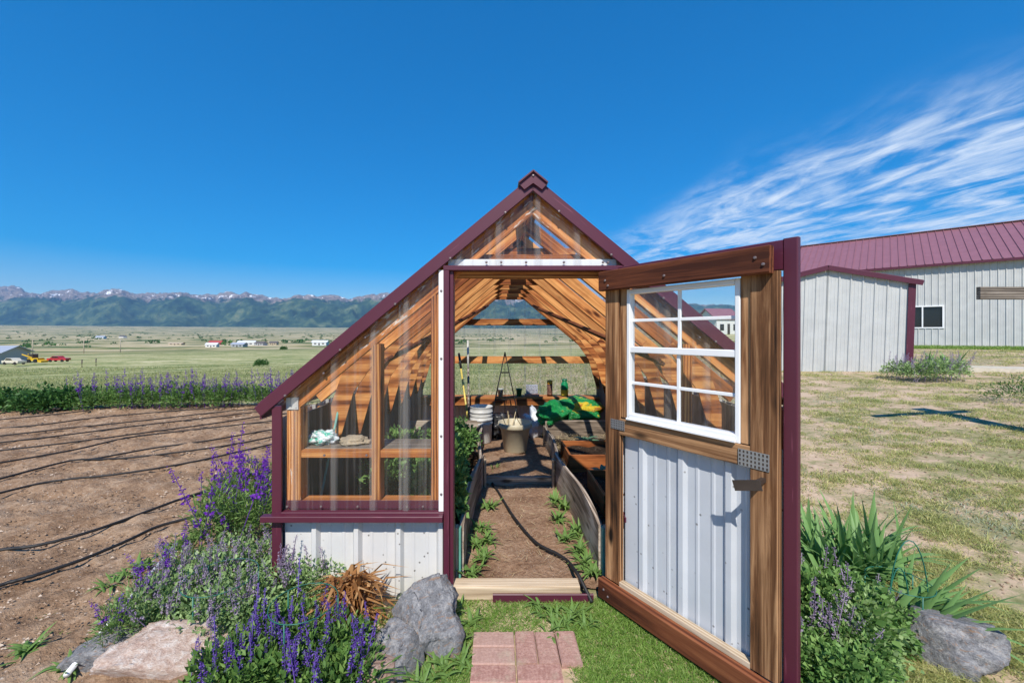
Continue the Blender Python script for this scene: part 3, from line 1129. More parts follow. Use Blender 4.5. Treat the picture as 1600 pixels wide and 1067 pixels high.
# back wall
wB = XR - XL
ribbed('steel_panel', (XL, YB + 0.02, 0), (1, 0, 0), (0, 0, 1), (0, -1, 0), wB, -0.05, 0.50, 'white_steel', gh)
ribbed('clear_panel', (XL, YB + 0.03, 0), (1, 0, 0), (0, 0, 1), (0, 1, 0), wB, 0.47, lambda u: ztop(XL + u) - 0.05, 'clear_back', gh, pitch=0.245, h=0.016, breaks=(XC - XL,))
boxo('girt', XL + 0.1, XR - 0.1, 6.45, 6.535, 1.055, 1.165, 'frame_wood', gh)
boxo('collar_tie', XC - 0.82, XC + 0.82, 6.44, 6.478, 1.655, 1.755, 'frame_wood', gh)
boxo('back_shelf', XL + 0.1, XR - 0.1, 6.32, 6.535, 0.515, 0.55, 'frame_wood', gh)
boxo('shelf_rail', XL + 0.1, XR - 0.1, 6.30, 6.319, 0.42, 0.548, 'frame_wood', gh)
for m, sd in ((lambda x: x, -1), (mir, 1)):
    tip = SX(408) if sd < 0 else SX(432)
    beam('rafter', (m(XL + 0.02), 6.50, ztop(XL + 0.02) - 0.122), (m(XC), 6.50, 2.43 - 0.122), 0.038, 0.118 * cosr, 'flecked_wood', gh)
    beam('rake_trim', (m(tip), YB + 0.07, ztop(tip) - 0.042), (m(XC), YB + 0.07, 2.43 - 0.042), 0.016, 0.084 * cosr, 'purple', gh)
    a, b = sorted((m(XL + 0.02), m(XL + 0.10)))
    boxo('corner_post', a, b, 6.46, 6.53, 0, 0.9, 'frame_wood', gh)
    beam('eave_trim', (m(tip + 0.01), 2.35, ztop(tip) - 0.045), (m(tip + 0.01), YB + 0.06, ztop(tip) - 0.045), 0.012, 0.08, 'purple', gh)

# ------------------------------------------------------------------ door (part of the greenhouse), standing wide open
hu, hn = Vector((0.558, -0.83, 0)).normalized(), Vector((-0.83, -0.558, 0)).normalized()
H = Vector((SX(943), YF, 0))
dmw = Matrix((hu, hn * -1, Vector((0, 0, 1)))).transposed().to_4x4()   # local x along door, local y away from the seen face
dmw.translation = H
door = bpy.data.objects.new('door', None)
door.empty_display_size = 0.1
place(door, gh, dmw)
door['label'] = 'outward-opened door with brown timber frame, white window above and ribbed steel below'


def dbox(name, u0, u1, n0, n1, z0, z1, mat, bev=0.003, parent=None):
    """box in door space: u along the leaf, n depth (0 = main face, + away), z up"""
    d = (u1 - u0, n1 - n0, z1 - z0)
    c = Vector(((u0 + u1) / 2, (n0 + n1) / 2, (z0 + z1) / 2))
    if d[2] >= d[0]:
        vs, fs = box_geo(d[2], d[1], d[0], bev)
        loc = Matrix(((0, 0, 1, 0), (0, -1, 0, 0), (1, 0, 0, 0), (0, 0, 0, 1)))
    else:
        vs, fs = box_geo(d[0], d[1], d[2], bev)
        loc = Matrix.Identity(4)
    return mesh_obj(name, vs, fs, mat, parent or door, dmw @ Matrix.Translation(c) @ loc)


dbox('stile', 0.012, 0.112, 0.0, 0.038, 0.137, 1.785, 'door_wood')
dbox('stile', 0.1125, 0.156, 0.012, 0.038, 1.07, 1.785, 'door_wood')
dbox('stile', 0.79, 0.893, 0.0, 0.040, 0.137, 1.785, 'door_wood')
dbox('stile', 0.748, 0.7895, 0.012, 0.038, 1.066, 1.785, 'door_wood')
dbox('top_rail', 0.0, 0.880, -0.042, -0.001, 1.775, 1.885, 'red_wood', 0.005)
dbox('rail', 0.1125, 0.7895, 0.002, 0.037, 0.972, 1.062, 'door_wood')
dbox('bottom_rail', 0.0, 0.93, -0.045, -0.001, 0.028, 0.135, 'red_wood', 0.005)
dbox('bottom_ledge', 0.1125, 0.7895, 0.0, 0.037, 0.10, 0.155, 'pale_wood')
dbox('skin_trim', 0.896, 0.948, 0.0405, 0.070, 0.02, 1.915, 'purple', 0.004)
dbox('skin_trim', -0.005, 0.8955, 0.0405, 0.068, 1.79, 1.912, 'purple', 0.004)
dbox('skin_trim', -0.005, 0.06, 0.0405, 0.068, 0.02, 1.7895, 'purple', 0.004)
# ribbed steel infill seen from the inside
pw = 0.7895 - 0.1125
ribbed('steel_panel', dmw @ Vector((0.1125, 0.052, 0)), hu, (0, 0, 1), hn, pw, 0.03, 0.985, 'door_steel', door, start=0.115, pitch=0.2286, h=0.017)
ribbed('steel_panel', dmw @ Vector((0.06, 0.066, 0)), hu, (0, 0, 1), -hn, 0.836, 0.03, 1.06, 'white_steel', door)
# window
wf = dbox('window_frame', 0.157, 0.178, 0.006, 0.05, 1.064, 1.772, 'vinyl')
for a in ((0.726, 0.747, 0.006, 0.05, 1.064, 1.772), (0.1785, 0.7255, 0.006, 0.05, 1.746, 1.7715), (0.1785, 0.7255, 0.000, 0.05, 1.066, 1.100), (0.1785, 0.7255, 0.010, 0.044, 1.430, 1.462)):
    dbox('window_frame', *a, 'vinyl')
dbox('window_sill', 0.17, 0.735, -0.016, -0.0005, 1.066, 1.078, 'vinyl')
for z0, z1, n in ((1.462, 1.746, 0.030), (1.100, 1.430, 0.022)):
    dbox('muntin', 0.444, 0.461, n, n + 0.012, z0, z1, 'vinyl', 0.002)
    zm = (z0 + z1) / 2
    dbox('muntin', 0.1785, 0.4435, n, n + 0.012, zm - 0.008, zm + 0.008, 'vinyl', 0.002)
    dbox('muntin', 0.4615, 0.7255, n, n + 0.012, zm - 0.008, zm + 0.008, 'vinyl', 0.002)
    for (u0, u1) in ((0.179, 0.4435), (0.4615, 0.725)):
        for (a, b) in ((z0, zm - 0.008), (zm + 0.008, z1)):
            dbox('pane', u0, u1, n + 0.004, n + 0.007, a, b, 'glass', 0)


def punched(u0, u1, z0, z1, rot):
    """mending plate with rows of small slots"""
    w, h = u1 - u0, z1 - z0
    pl = dbox('mending_plate', u0, u1, -0.0035, -0.0008, z0, z1, 'galv', 0)
    q = Leaves()
    V, Fc = [], []
    for i in range(8):
        for j in range(4):
            cu, cz = u0 + w * (i + 0.5) / 8, z0 + h * (j + 0.5) / 4
            a, b = w / 8 * 0.22, h / 4 * 0.30
            k = len(V)
            for du, dz in ((-a, -b), (a, -b), (a, b), (-a, b)):
                V.append(dmw @ Vector((cu + du, -0.0042, cz + dz)))
            Fc.append((k, k + 1, k + 2, k + 3))
    s = mesh_obj('slot_holes', V, Fc, 'dark_steel', door)


punched(0.055, 0.150, 1.000, 1.052, 0)
punched(0.745, 0.865, 0.975, 1.045, 0)
# latch: a bent metal tab on a peg
lt = dbox('latch', 0.765, 0.872, -0.088, -0.083, 0.905, 0.947, 'dark_steel', 0.001)
lt.matrix_basis = lt.matrix_basis @ Matrix.Rotation(R(-17), 4, 'Y')
dbox('latch_peg', 0.835, 0.852, -0.0828, -0.0005, 0.930, 0.947, 'dark_steel', 0.002)
for u, z in ((0.05, 1.83), (0.07, 1.80), (0.83, 1.84), (0.86, 1.81), (0.42, 1.815), (0.04, 0.09), (0.07, 0.065), (0.85, 0.08)):
    screws(door, [dmw @ Vector((u, -0.046, z))], 0.0055, tuple(hn))
for z in (0.32, 1.55):
    dbox('hinge', -0.012, 0.05, 0.039, 0.045, z, z + 0.09, 'dark_steel', 0)

# ------------------------------------------------------------------ inside: floor and raised beds
def lumpy_sheet(name, x0, x1, y0, y1, z, mat, step=0.03, amp=0.015, kind='structure', seed=0, fz=None, scale=4.0, parent=None):
    nx, ny = max(2, int((x1 - x0) / step)), max(2, int((y1 - y0) / step))
    xs, ys = np.linspace(x0, x1, nx), np.linspace(y0, y1, ny)
    V = []
    for y in ys:
        for x in xs:
            zz = (float(fz(x, y)) if fz else z) + amp * mnoise.fractal(Vector((x * scale, y * scale, seed)), 0.8, 2.2, 5)
            V.append((x, y, zz))
    idx = np.arange(nx * ny).reshape(ny, nx)
    f = np.stack([idx[:-1, :-1], idx[:-1, 1:], idx[1:, 1:], idx[1:, :-1]], -1).reshape(-1, 4).tolist()
    o = mesh_obj(name, V, f, mat, parent, smooth=True)
    if kind and parent is None:
        tag(o, kind=kind)
    return o


lumpy_sheet('dirt_floor', -0.30, 0.72, 2.44, 4.12, 0.025, 'floor_soil', 0.03, 0.02, seed=2)
lumpy_sheet('dirt_floor', XL + 0.12, XR - 0.12, 4.13, 6.5, 0.085, 'floor_soil', 0.05, 0.03, seed=3)


def bed(label, xs_in, xo, sgn):
    """raised bed along a side wall; xs_in = inner edge (x at near, mid, far)"""
    b = thing('raised_bed', ((xs_in[0] + xo) / 2, 2.6, 0), label, 'raised bed')
    ya, ym, yb = 2.56, 4.05, 5.30
    w = 0.028
    for (xa, y0, xb, y1) in ((xs_in[0], ya, xs_in[1], ym), (xs_in[1] + sgn * 0.02, ym + 0.01, xs_in[2], yb)):
        # wavy-edged weathered board
        n = 14
        V, Fc = [], []
        for i in range(n + 1):
            t_ = i / n
            x, y = xa + (xb - xa) * t_, y0 + (y1 - y0) * t_
            x += sgn * 0.03 * math.sin(t_ * math.pi)
            zt = 0.345 + 0.014 * math.sin(t_ * 7 + xa * 9)
            V += [(x, y, 0.0), (x + sgn * w, y, 0.0), (x + sgn * w, y, zt), (x, y, zt)]
        for i in range(n):
            a, c = i * 4, i * 4 + 4
            for k in range(4):
                q = (a + k, a + (k + 1) % 4, c + (k + 1) % 4, c + k)
                Fc.append(q if sgn < 0 else q[::-1])
        Fc += [(0, 3, 2, 1), (n * 4, n * 4 + 1, n * 4 + 2, n * 4 + 3)]
        # give it local x along its length for the grain
        d = Vector((xb - xa, y1 - y0, 0)).normalized()
        mw = Matrix((d, Vector((0, 0, 1)).cross(d), Vector((0, 0, 1)))).transposed().to_4x4()
        mw.translation = Vector((xa, y0, 0))
        inv = mw.inverted()
        mesh_obj('side_board', [inv @ Vector(v) for v in V], Fc, 'bed_wood', b, mw)
    a, c = sorted((xs_in[2] + sgn * 0.03, xo))
    boxo('end_board', a, c, yb + 0.005, yb + 0.035, 0.08, 0.40, 'bed_wood', b)
    boxo('post', xs_in[1] - 0.022 if sgn > 0 else xs_in[1] + 0.002, xs_in[1] - 0.001 if sgn > 0 else xs_in[1] + 0.023, 3.98, 4.04, 0, 0.30, 'pale_wood', b)
    a, c = sorted((xs_in[0] + sgn * 0.03, xs_in[0] + sgn * 0.075))
    boxo('front_post', a, c, 2.50, 2.555, 0, 0.345, 'pale_wood', b)
    a, c = sorted((xs_in[0] + sgn * 0.014, xs_in[0] + sgn * 0.029))
    boxo('green_edge', a, c, 2.512, 2.556, 0, 0.335, plain('green_plastic_edging', (0.10, 0.30, 0.24), 0.5), b)
    a, c = sorted((xs_in[0] + sgn * 0.076, xo))
    boxo('front_board', a, c, 2.51, 2.54, 0, 0.30, 'bed_wood', b)
    a, c = sorted((xs_in[2] + sgn * 0.05, xo))
    a2, c2 = sorted((xs_in[0] + sgn * 0.06, xo))
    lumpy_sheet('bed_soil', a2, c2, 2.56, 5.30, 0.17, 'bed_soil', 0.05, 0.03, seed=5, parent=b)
    return b


bed('left raised bed of weathered boards full of leafy green plants', (-0.205, -0.125, -0.17), XL + 0.12, -1)
bed('right raised bed of weathered boards with straw and cedar boxes', (0.635, 0.565, 0.60), XR - 0.12, 1)
lip = beam('step_board', (-0.11, 4.11, 0.05), (0.55, 4.11, 0.05), 0.03, 0.10, 'bed_wood')
tag(lip, 'low weathered board forming a step across the dirt path', 'board')

# cedar planter boxes in the right bed
for x0, x1, y0, y1, lab in ((0.80, 1.50, 3.05, 3.62, 'orange cedar planter box in right bed nearest the doorway'), (0.72, 1.45, 4.05, 4.60, 'orange cedar planter box in right bed farther from the doorway')):
    t_ = thing('planter_box', ((x0 + x1) / 2, (y0 + y1) / 2, 0.18), lab, 'planter box', 'cedar boxes in the right bed')
    for a in ((x0, x1, y0, y0 + 0.02), (x0, x1, y1 - 0.02, y1), (x0, x0 + 0.02, y0 + 0.021, y1 - 0.021), (x1 - 0.02, x1, y0 + 0.021, y1 - 0.021)):
        boxo('side_board', *a, 0.15, 0.33, 'cedar_box', t_)
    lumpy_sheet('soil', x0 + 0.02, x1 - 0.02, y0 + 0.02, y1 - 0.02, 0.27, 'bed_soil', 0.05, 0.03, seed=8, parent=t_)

# pot
PX, PY, PZ0 = P(805, 690, 5.05).x, 5.05, 0.085
pot = thing('plant_pot', (PX, PY, PZ0), 'large tan plastic pot with dried stems standing at the end of the path', 'pot')
potm = plain('tan_plastic', (0.50, 0.44, 0.31), 0.45, 0.1)
vs, fs = lathe_geo([(0.0, 0.0), (0.130, 0.0), (0.140, 0.012), (0.180, 0.29), (0.186, 0.292), (0.205, 0.296), (0.210, 0.305), (0.212, 0.355), (0.204, 0.358), (0.196, 0.35), (0.186, 0.27), (0.0, 0.255)], 32)
mesh_obj('pot_body', vs, fs, potm, pot, Matrix.Translation((PX, PY, PZ0)), smooth=True)
q = Leaves()
for i in range(7):
    a = rng.rand() * 6.28
    b = np.array([PX + 0.12 * math.cos(a), PY + 0.12 * math.sin(a), PZ0 + 0.25])
    tp = b + np.array([rng.normal(0, 0.06), rng.normal(0, 0.06), 0.14 + 0.1 * rng.rand()])
    q.tube(tuple(b), tuple(tp), 0.005)
q.obj('dried_stems', 'straw', pot)

# white buckets, one set in the other
bp = P(752, 690, 5.45)
bk = thing('bucket_stack', (bp.x, 5.45, 0.09), 'dirty white plastic buckets nested together at the left of the tan pot', 'buckets')
bkm = metal_paint('dirty_white_plastic', (0.60, 0.59, 0.56), 0.5, 0.9)
for k, z in enumerate((0.0, 0.10)):
    vs, fs = lathe_geo([(0.0, 0), (0.128, 0), (0.133, 0.01), (0.143, 0.24), (0.150, 0.245), (0.150, 0.265), (0.145, 0.27), (0.145, 0.29), (0.153, 0.295), (0.153, 0.315), (0.147, 0.32), (0.148, 0.365), (0.153, 0.37), (0.150, 0.375), (0.138, 0.36), (0.126, 0.03), (0, 0.025)], 28)
    mesh_obj('bucket', vs, fs, bkm, bk, Matrix.Translation((bp.x, 5.45, 0.09 + z)), smooth=True)

# wire obelisk
ap = P(789, 550, 5.75)
ob = thing('wire_trellis', (ap.x, 5.75, 0.09), 'tall black wire obelisk trellis tapering to a point at back wall', 'trellis')
for i in range(4):
    a = math.pi / 4 + i * math.pi / 2
    tubeo('leg', [(ap.x + 0.34 * math.cos(a), 5.75 + 0.30 * math.sin(a), 0.09), (ap.x, 5.75, 1.27)], 0.0065, 'black', ob, 5)
for z in (0.38, 0.62, 0.98):
    s = (1.27 - z) / 1.18
    ring = [(ap.x + 0.34 * s * math.cos(math.pi / 4 + i * math.pi / 2), 5.75 + 0.30 * s * math.sin(math.pi / 4 + i * math.pi / 2), z) for i in (0, 1, 2, 3, 0)]
    tubeo('ring', ring, 0.005, 'black', ob, 5)
tubeo('centre_wire', [(ap.x, 5.75, 0.09), (ap.x, 5.75, 1.27)], 0.004, 'black', ob, 5)


def lump(name, c, r, mat, label, cat, amp=0.22, freq=2.2, seed=0, rot=0, lvl=4, flat=0.0, freq2=6.0, parent=None, sup=1.0, ncut=0):
    import bmesh
    rc = np.random.RandomState(int(seed) + 100)
    cuts = []
    for _ in range(ncut):
        pn = Vector(rc.normal(0, 1, 3)).normalized()
        cuts.append((pn, rc.uniform(0.55, 0.85)))
    bm = bmesh.new()
    bmesh.ops.create_icosphere(bm, subdivisions=lvl, radius=1.0)
    for v in bm.verts:
        p = v.co.copy()
        if sup != 1.0:
            p = Vector([math.copysign(abs(k) ** sup, k) for k in p])
        d = 1 + amp * mnoise.fractal(p * freq + Vector((seed * 7.3, 0, 0)), 0.9, 2.0, 4) + amp * 0.25 * (1 - abs(mnoise.noise(p * freq2 + Vector((seed, 3, 1)))) * 2)
        v.co = p * d
        for (pn, pd) in cuts:
            ex = v.co.dot(pn) - pd
            if ex > 0:
                v.co -= pn * ex * 0.92
        if v.co.z < -flat and flat:
            v.co.z = -flat
    me = bpy.data.meshes.new(name)
    bm.to_mesh(me)
    bm.free()
    me.materials.append(M[mat] if isinstance(mat, str) else mat)
    me.polygons.foreach_set('use_smooth', [True] * len(me.polygons))
    o = bpy.data.objects.new(name, me)
    place(o, parent, Matrix.LocRotScale(Vector(c), Matrix.Rotation(rot, 3, 'Z').to_quaternion(), Vector(r)))
    if label:
        tag(o, label, cat)
    return o


# soil bags: green and yellow film
t = NT('green_yellow_bag_film')
o_ = t.tex()
n_ = t.noise(o_, 1.6, 3, 0.5, 0.6)
c_ = t.ramp(n_, [(0.47, (0.01, 0.26, 0.06)), (0.50, (0.012, 0.33, 0.085)), (0.53, (0.62, 0.44, 0.02)), (0.62, (0.70, 0.52, 0.03)), (0.70, (0.45, 0.09, 0.02))])
t.bump(t.noise(o_, 7, 5, 0.6, 1.0), 0.8, 0.05)
M['bag'] = t.fin(c_, 0.3, 0, 0.5)
t = NT('green_bag_film')
o_ = t.tex()
n_ = t.noise(o_, 1.1, 2)
c_ = t.ramp(n_, [(0.5, (0.008, 0.26, 0.06)), (0.62, (0.015, 0.36, 0.10)), (0.68, (0.55, 0.45, 0.03))])
t.bump(t.noise(o_, 6, 5, 0.6, 1.0), 0.8, 0.05)
M['bag_green'] = t.fin(c_, 0.3, 0, 0.5)
c1 = P(864, 655, 5.42)
lump('soil_bag', (c1.x, 5.44, 0.47), (0.20, 0.16, 0.145), 'bag_green', 'slumped green plastic soil bag leaning over the right bed end', 'bag', 0.35, 1.7, 4, 0.3)
c2 = P(900, 648, 5.62)
lump('soil_bag', (c2.x, 5.66, 0.47), (0.36, 0.22, 0.17), 'bag', 'yellow and green plastic soil bag lying behind the slumped green one', 'bag', 0.30, 1.6, 9, -0.2)
c3 = P(784, 690, 5.5)
lump('black_bag', (P(780, 690, 5.7).x, 5.74, 0.22), (0.17, 0.13, 0.17), plain('black_film', (0.03, 0.03, 0.032), 0.35), 'crumpled black plastic bag between the buckets and the tan pot', 'bag', 0.4, 2.2, 2)
lump('white_bag', (P(836, 690, 5.7).x, 5.75, 0.24), (0.15, 0.13, 0.2), plain('white_film', (0.6, 0.62, 0.65), 0.35), 'crumpled white plastic sack behind the tan pot', 'bag', 0.4, 2.2, 6)
lump('black_hose_coil', (P(927, 645, 6.0).x, 6.0, 0.5), (0.10, 0.10, 0.12), 'black', 'small black bundle beside the yellow soil bag', 'bundle', 0.5, 2.5, 3) if False else None

# tools leaning on the back wall
a0, a1 = P(733, 668, 5.9), P(717, 552, 6.38)
tl_ = thing('tool_handle', (a0.x, 5.9, 0.12), 'yellow handled garden tool with black grip leaning on back wall', 'tool')
pts = [a0 + (a1 - a0) * k for k in (-0.25, 0.78)]
tubeo('handle', pts, 0.015, plain('yellow_fibreglass', (0.66, 0.52, 0.12), 0.4), tl_)
tubeo('grip', [a0 + (a1 - a0) * 0.78, a1], 0.019, 'black', tl_)
a0, a1 = P(733, 690, 5.95), P(731, 532, 6.40)
tl_ = thing('tool_handle', (a0.x, 5.95, 0.1), 'grey weathered pole leaning on back wall beside the yellow handle', 'tool')
tubeo('handle', [a0, a0 + (a1 - a0) * 0.72], 0.017, 'grey_wood', tl_)
tubeo('tip', [a0 + (a1 - a0) * 0.72, a1], 0.017, plain('white_pipe', (0.6, 0.58, 0.52), 0.5), tl_)
a0, a1 = P(500, 783, 2.66), P(534, 613, 2.95)
tubp = tubeo('teal_stake', [a0, a1], 0.0085, plain('teal_plastic_stake', (0.16, 0.42, 0.36), 0.4))
tag(tubp, 'thin teal plastic stake leaning inside the left front panel', 'stake')

# things on the back shelf
def shelf_x(px):
    return (px - CX) / F * 6.40


sz = 0.5505


def bottle(px, prof, mats, label, cat):
    b = thing('bottle', (shelf_x(px), 6.40, sz), label, cat)
    for nm, pr, mt in zip(('bottle_body', 'label_band', 'cap'), prof, mats):
        vs, fs = lathe_geo(pr, 16)
        mesh_obj(nm, vs, fs, mt, b, Matrix.Translation((shelf_x(px), 6.40, sz)), smooth=True)


bottle(859, ([(0, 0), (0.042, 0), (0.042, 0.19), (0, 0.19)], [(0.043, 0.03), (0.043, 0.17)], [(0.044, 0.19), (0.046, 0.235), (0.03, 0.25), (0, 0.25)]),
       (plain('brown_plastic', (0.10, 0.04, 0.025), 0.4), plain('printed_brown_label', (0.20, 0.10, 0.07), 0.5, 0.9, 40), plain('orange_cap', (0.75, 0.33, 0.02), 0.4)), 'brown canister with orange lid on the back shelf', 'canister')
bottle(882, ([(0, 0), (0.056, 0), (0.058, 0.15), (0.055, 0.19), (0.035, 0.225), (0.035, 0.235), (0, 0.235)], [(0.0592, 0.02), (0.0592, 0.10)], [(0.040, 0.236), (0.040, 0.265), (0, 0.265)]),
       (plain('green_plastic', (0.01, 0.25, 0.09), 0.35), plain('yellow_label', (0.72, 0.58, 0.04), 0.5, 0.3, 30), plain('dark_green_cap', (0.01, 0.12, 0.05), 0.4)), 'green plastic bottle with yellow label on the back shelf', 'bottle')
t_ = thing('plant_food_box', (shelf_x(831), 6.40, sz), 'grey printed card box standing in a pinkish tray on back shelf', 'box')
xx = shelf_x(831)
boxo('tray', xx - 0.11, xx + 0.11, 6.335, 6.45, sz, sz + 0.035, plain('pink_clay', (0.42, 0.22, 0.16), 0.7), t_)
boxo('card_box', xx - 0.09, xx + 0.09, 6.37, 6.43, sz + 0.036, sz + 0.175, plain('grey_print', (0.34, 0.35, 0.40), 0.6, 0.7, 45), t_)
for px, nm, c, lab in ((811, 'seedling_pot', (0.03, 0.16, 0.06), 'small dark green plastic pot on the back shelf'), (782, 'glass_jar', (0.35, 0.38, 0.36), 'small greyish jar on the back shelf behind the wire obelisk')):
    vs, fs = lathe_geo([(0, 0), (0.034, 0), (0.046, 0.10), (0.050, 0.102), (0.050, 0.115), (0.044, 0.115), (0.034, 0.02), (0, 0.02)], 16)
    o = mesh_obj(nm, vs, fs, plain(nm + '_plastic', c, 0.4), None, Matrix.Translation((shelf_x(px), 6.40, sz)), smooth=True)
    tag(o, lab, 'pot' if px == 811 else 'jar')

# on the front shelf behind the clear panel
zs = SZ(705.5)
t = NT('clear_crumpled_film')
M['film'] = t.fin(t.ramp(t.noise(t.tex(), 2.5, 4), [(0.42, (0.05, 0.42, 0.30)), (0.5, (0.5, 0.55, 0.55)), (0.6, (0.75, 0.77, 0.78))]), 0.2, 0, 0.6)
lump('crumpled_wrapper', (SX(505) * 1.07, 2.54, zs + 0.036), (0.085, 0.055, 0.045), 'film', 'crumpled clear and teal plastic wrapper on the left front shelf', 'wrapper', 0.4, 2.4, 1)
lump('folded_rag', (SX(552) * 1.07, 2.55, zs + 0.017), (0.085, 0.06, 0.028), plain('tan_cloth', (0.36, 0.29, 0.20), 0.9), 'folded tan rag on the left front shelf under the stud', 'rag', 0.4, 2.0, 5)

# ------------------------------------------------------------------ shed on the right
sd_u, sd_n = Vector((0.838, -0.546, 0)).normalized(), Vector((-0.546, -0.838, 0)).normalized()
s_o = Vector((7.84, 11.0, 0.47)) + sd_u * -0.87            # left front corner
shed = thing('garden_shed', s_o + sd_u * 1.62, 'pale ribbed metal garden shed with burgundy trim in front of the large barn', 'shed')
SW, SE, SP, SDp = 3.24, 2.38, 2.80, 2.6
sroof = lambda u: SP - (SP - SE) * abs(u - SW / 2) / (SW / 2)
lean = Matrix.Translation(s_o) @ Matrix.Rotation(R(-1.6), 4, sd_n) @ Matrix.Translation(-s_o)


def sp(u, d, z):
    return lean @ (s_o + sd_u * u - sd_n * d + Vector((0, 0, z)))


up_s = (lean.to_3x3() @ Vector((0, 0, 1)))
us = lean.to_3x3() @ sd_u
ribbed('gable_wall', sp(0, 0, 0), us, up_s, sd_n, SW, -0.08, lambda u: sroof(u) - 0.02, 'grey_steel', shed, h=0.022, breaks=(SW / 2,))
ribbed('side_wall', sp(SW, 0, 0), -sd_n, up_s, us, SDp, -0.08, SE - 0.02, 'grey_steel', shed)
ribbed('side_wall', sp(0, 0, 0), -sd_n, up_s, -us, SDp, -0.08, SE - 0.02, 'grey_steel', shed)
ribbed('back_wall', sp(0, SDp, 0), us, up_s, -sd_n, SW, -0.08, lambda u: sroof(u) - 0.02, 'grey_steel', shed, breaks=(SW / 2,))
beam('corner_trim', sp(SW - 0.05, -0.03, -0.05), sp(SW - 0.05, -0.03, SE - 0.06), 0.13, 0.02, 'purple', shed, tuple(sd_n))
beam('corner_trim', sp(0.05, -0.03, -0.05), sp(0.05, -0.03, SE - 0.06), 0.13, 0.02, 'purple', shed, tuple(sd_n))
beam('base_trim', sp(0.12, -0.026, -0.03), sp(SW - 0.12, -0.026, -0.03), 0.01, 0.05, 'purple', shed)
for s in (-1, 1):
    c, e = SW / 2, SW / 2 + s * (SW / 2 + 0.12)
    ez = SE - (SP - SE) * 0.12 / (SW / 2)
    beam('rake_trim', sp(c, -0.10, SP - 0.03), sp(e, -0.10, ez - 0.03), 0.015, 0.11, 'purple', shed)
    L = math.hypot(SW / 2 + 0.12, SP - ez)
    vd = (sp(e, 0, ez) - sp(c, 0, SP)).normalized()
    ribbed('roof_sheet', sp(c, -0.11, SP + 0.025), -sd_n, vd, vd.cross(-sd_n) * (-s if vd.cross(-sd_n).z * -s > 0 else s), SDp + 0.2, 0, L, 'purple', shed)

# ------------------------------------------------------------------ barn
b_u, b_n = Vector((0.724, -0.69, 0)).normalized(), Vector((-0.69, -0.724, 0)).normalized()
b_o = Vector((21.8, 19.3, 0.8)) - b_u * 6.4               # left end of the long wall
barn = thing('metal_barn', b_o + b_u * 10, 'long pale metal barn with faded burgundy roof at the right edge', 'barn')
BL, BW, BE, BR = 21.0, 9.0, 4.12, 6.36
w0, w1, wz0, wz1 = 4.75, 5.92, 0.95, 2.06                  # window along the wall


def bp_(u, d, z):
    return b_o + b_u * u - b_n * d + Vector((0, 0, z))


for (u0, u1, z0, z1) in ((0, w0, -0.4, BE), (w0, w1, -0.4, wz0), (w0, w1, wz1, BE), (w1, BL, -0.4, BE)):
    ribbed('long_wall', bp_(u0, 0, 0), b_u, (0, 0, 1), b_n, u1 - u0, z0, z1, 'grey_steel', barn, h=0.03, start=0.03 + (-u0) % 0.2286)
ribbed('gable_wall', bp_(0, 0, 0), -b_n, (0, 0, 1), -b_u, BW, -0.4, lambda u: BE + (BR - BE) * (1 - abs(u - BW / 2) / (BW / 2)), 'grey_steel', barn, breaks=(BW / 2,))
ribbed('gable_wall', bp_(BL, 0, 0), -b_n, (0, 0, 1), b_u, BW, -0.4, lambda u: BE + (BR - BE) * (1 - abs(u - BW / 2) / (BW / 2)), 'grey_steel', barn, breaks=(BW / 2,))
ribbed('long_wall', bp_(0, BW, 0), b_u, (0, 0, 1), -b_n, BL, -0.4, BE, 'grey_steel', barn)
for s in (0, 1):
    ev = bp_(-0.15, -0.25 if s == 0 else BW + 0.25, BE - 0.08)
    rg = bp_(-0.15, BW / 2, BR + 0.06)
    vd = (ev - rg)
    L = vd.length
    vd.normalize()
    nn = b_u.cross(vd)
    if nn.z < 0:
        nn = -nn
    ribbed('roof_sheet', rg, b_u, vd, nn, BL + 0.3, 0, L, 'purple_roof', barn, h=0.04, pitch=0.30, minor=False)
    beam('rake_trim', rg - b_u * 0.02, ev - b_u * 0.02, 0.02, 0.2, 'purple', barn)
    beam('eave_trim', ev - Vector((0, 0, 0.05)), ev + b_u * (BL + 0.3) - Vector((0, 0, 0.05)), 0.02, 0.12, 'purple', barn)
beam('ridge_cap', bp_(-0.17, BW / 2, BR + 0.09), bp_(BL + 0.17, BW / 2, BR + 0.09), 0.3, 0.03, 'purple_roof', barn)
win = beam('window', bp_(w0, 0.06, (wz0 + wz1) / 2), bp_(w1, 0.06, (wz0 + wz1) / 2), 0.02, wz1 - wz0, 'dark_glass', barn)
for (u0, u1, z0, z1) in ((w0, w1, wz1 - 0.06, wz1), (w0, w1, wz0, wz0 + 0.06), (w0, w0 + 0.06, wz0 + 0.061, wz1 - 0.061), (w1 - 0.06, w1, wz0 + 0.061, wz1 - 0.061), (w0 + 0.42, w0 + 0.47, wz0 + 0.061, wz1 - 0.061)):
    beam('frame', bp_(u0, -0.01, (z0 + z1) / 2), bp_(u1, -0.01, (z0 + z1) / 2), 0.06, z1 - z0, 'vinyl', win)

# grey post with cross-arm, its post just outside the picture
pg = float(gz(6.05, 4.45))
tp = thing('crossarm_post', (6.05, 4.45, pg), 'grey weathered wooden cross-arm reaching in from the right edge of view', 'post')
boxo('post', 6.00, 6.20, 4.425, 4.60, pg - 0.3, 2.12, 'grey_wood', tp)
boxo('cross_arm', 5.18, 6.50, 4.385, 4.424, 1.895, 2.03, 'grey_wood', tp)

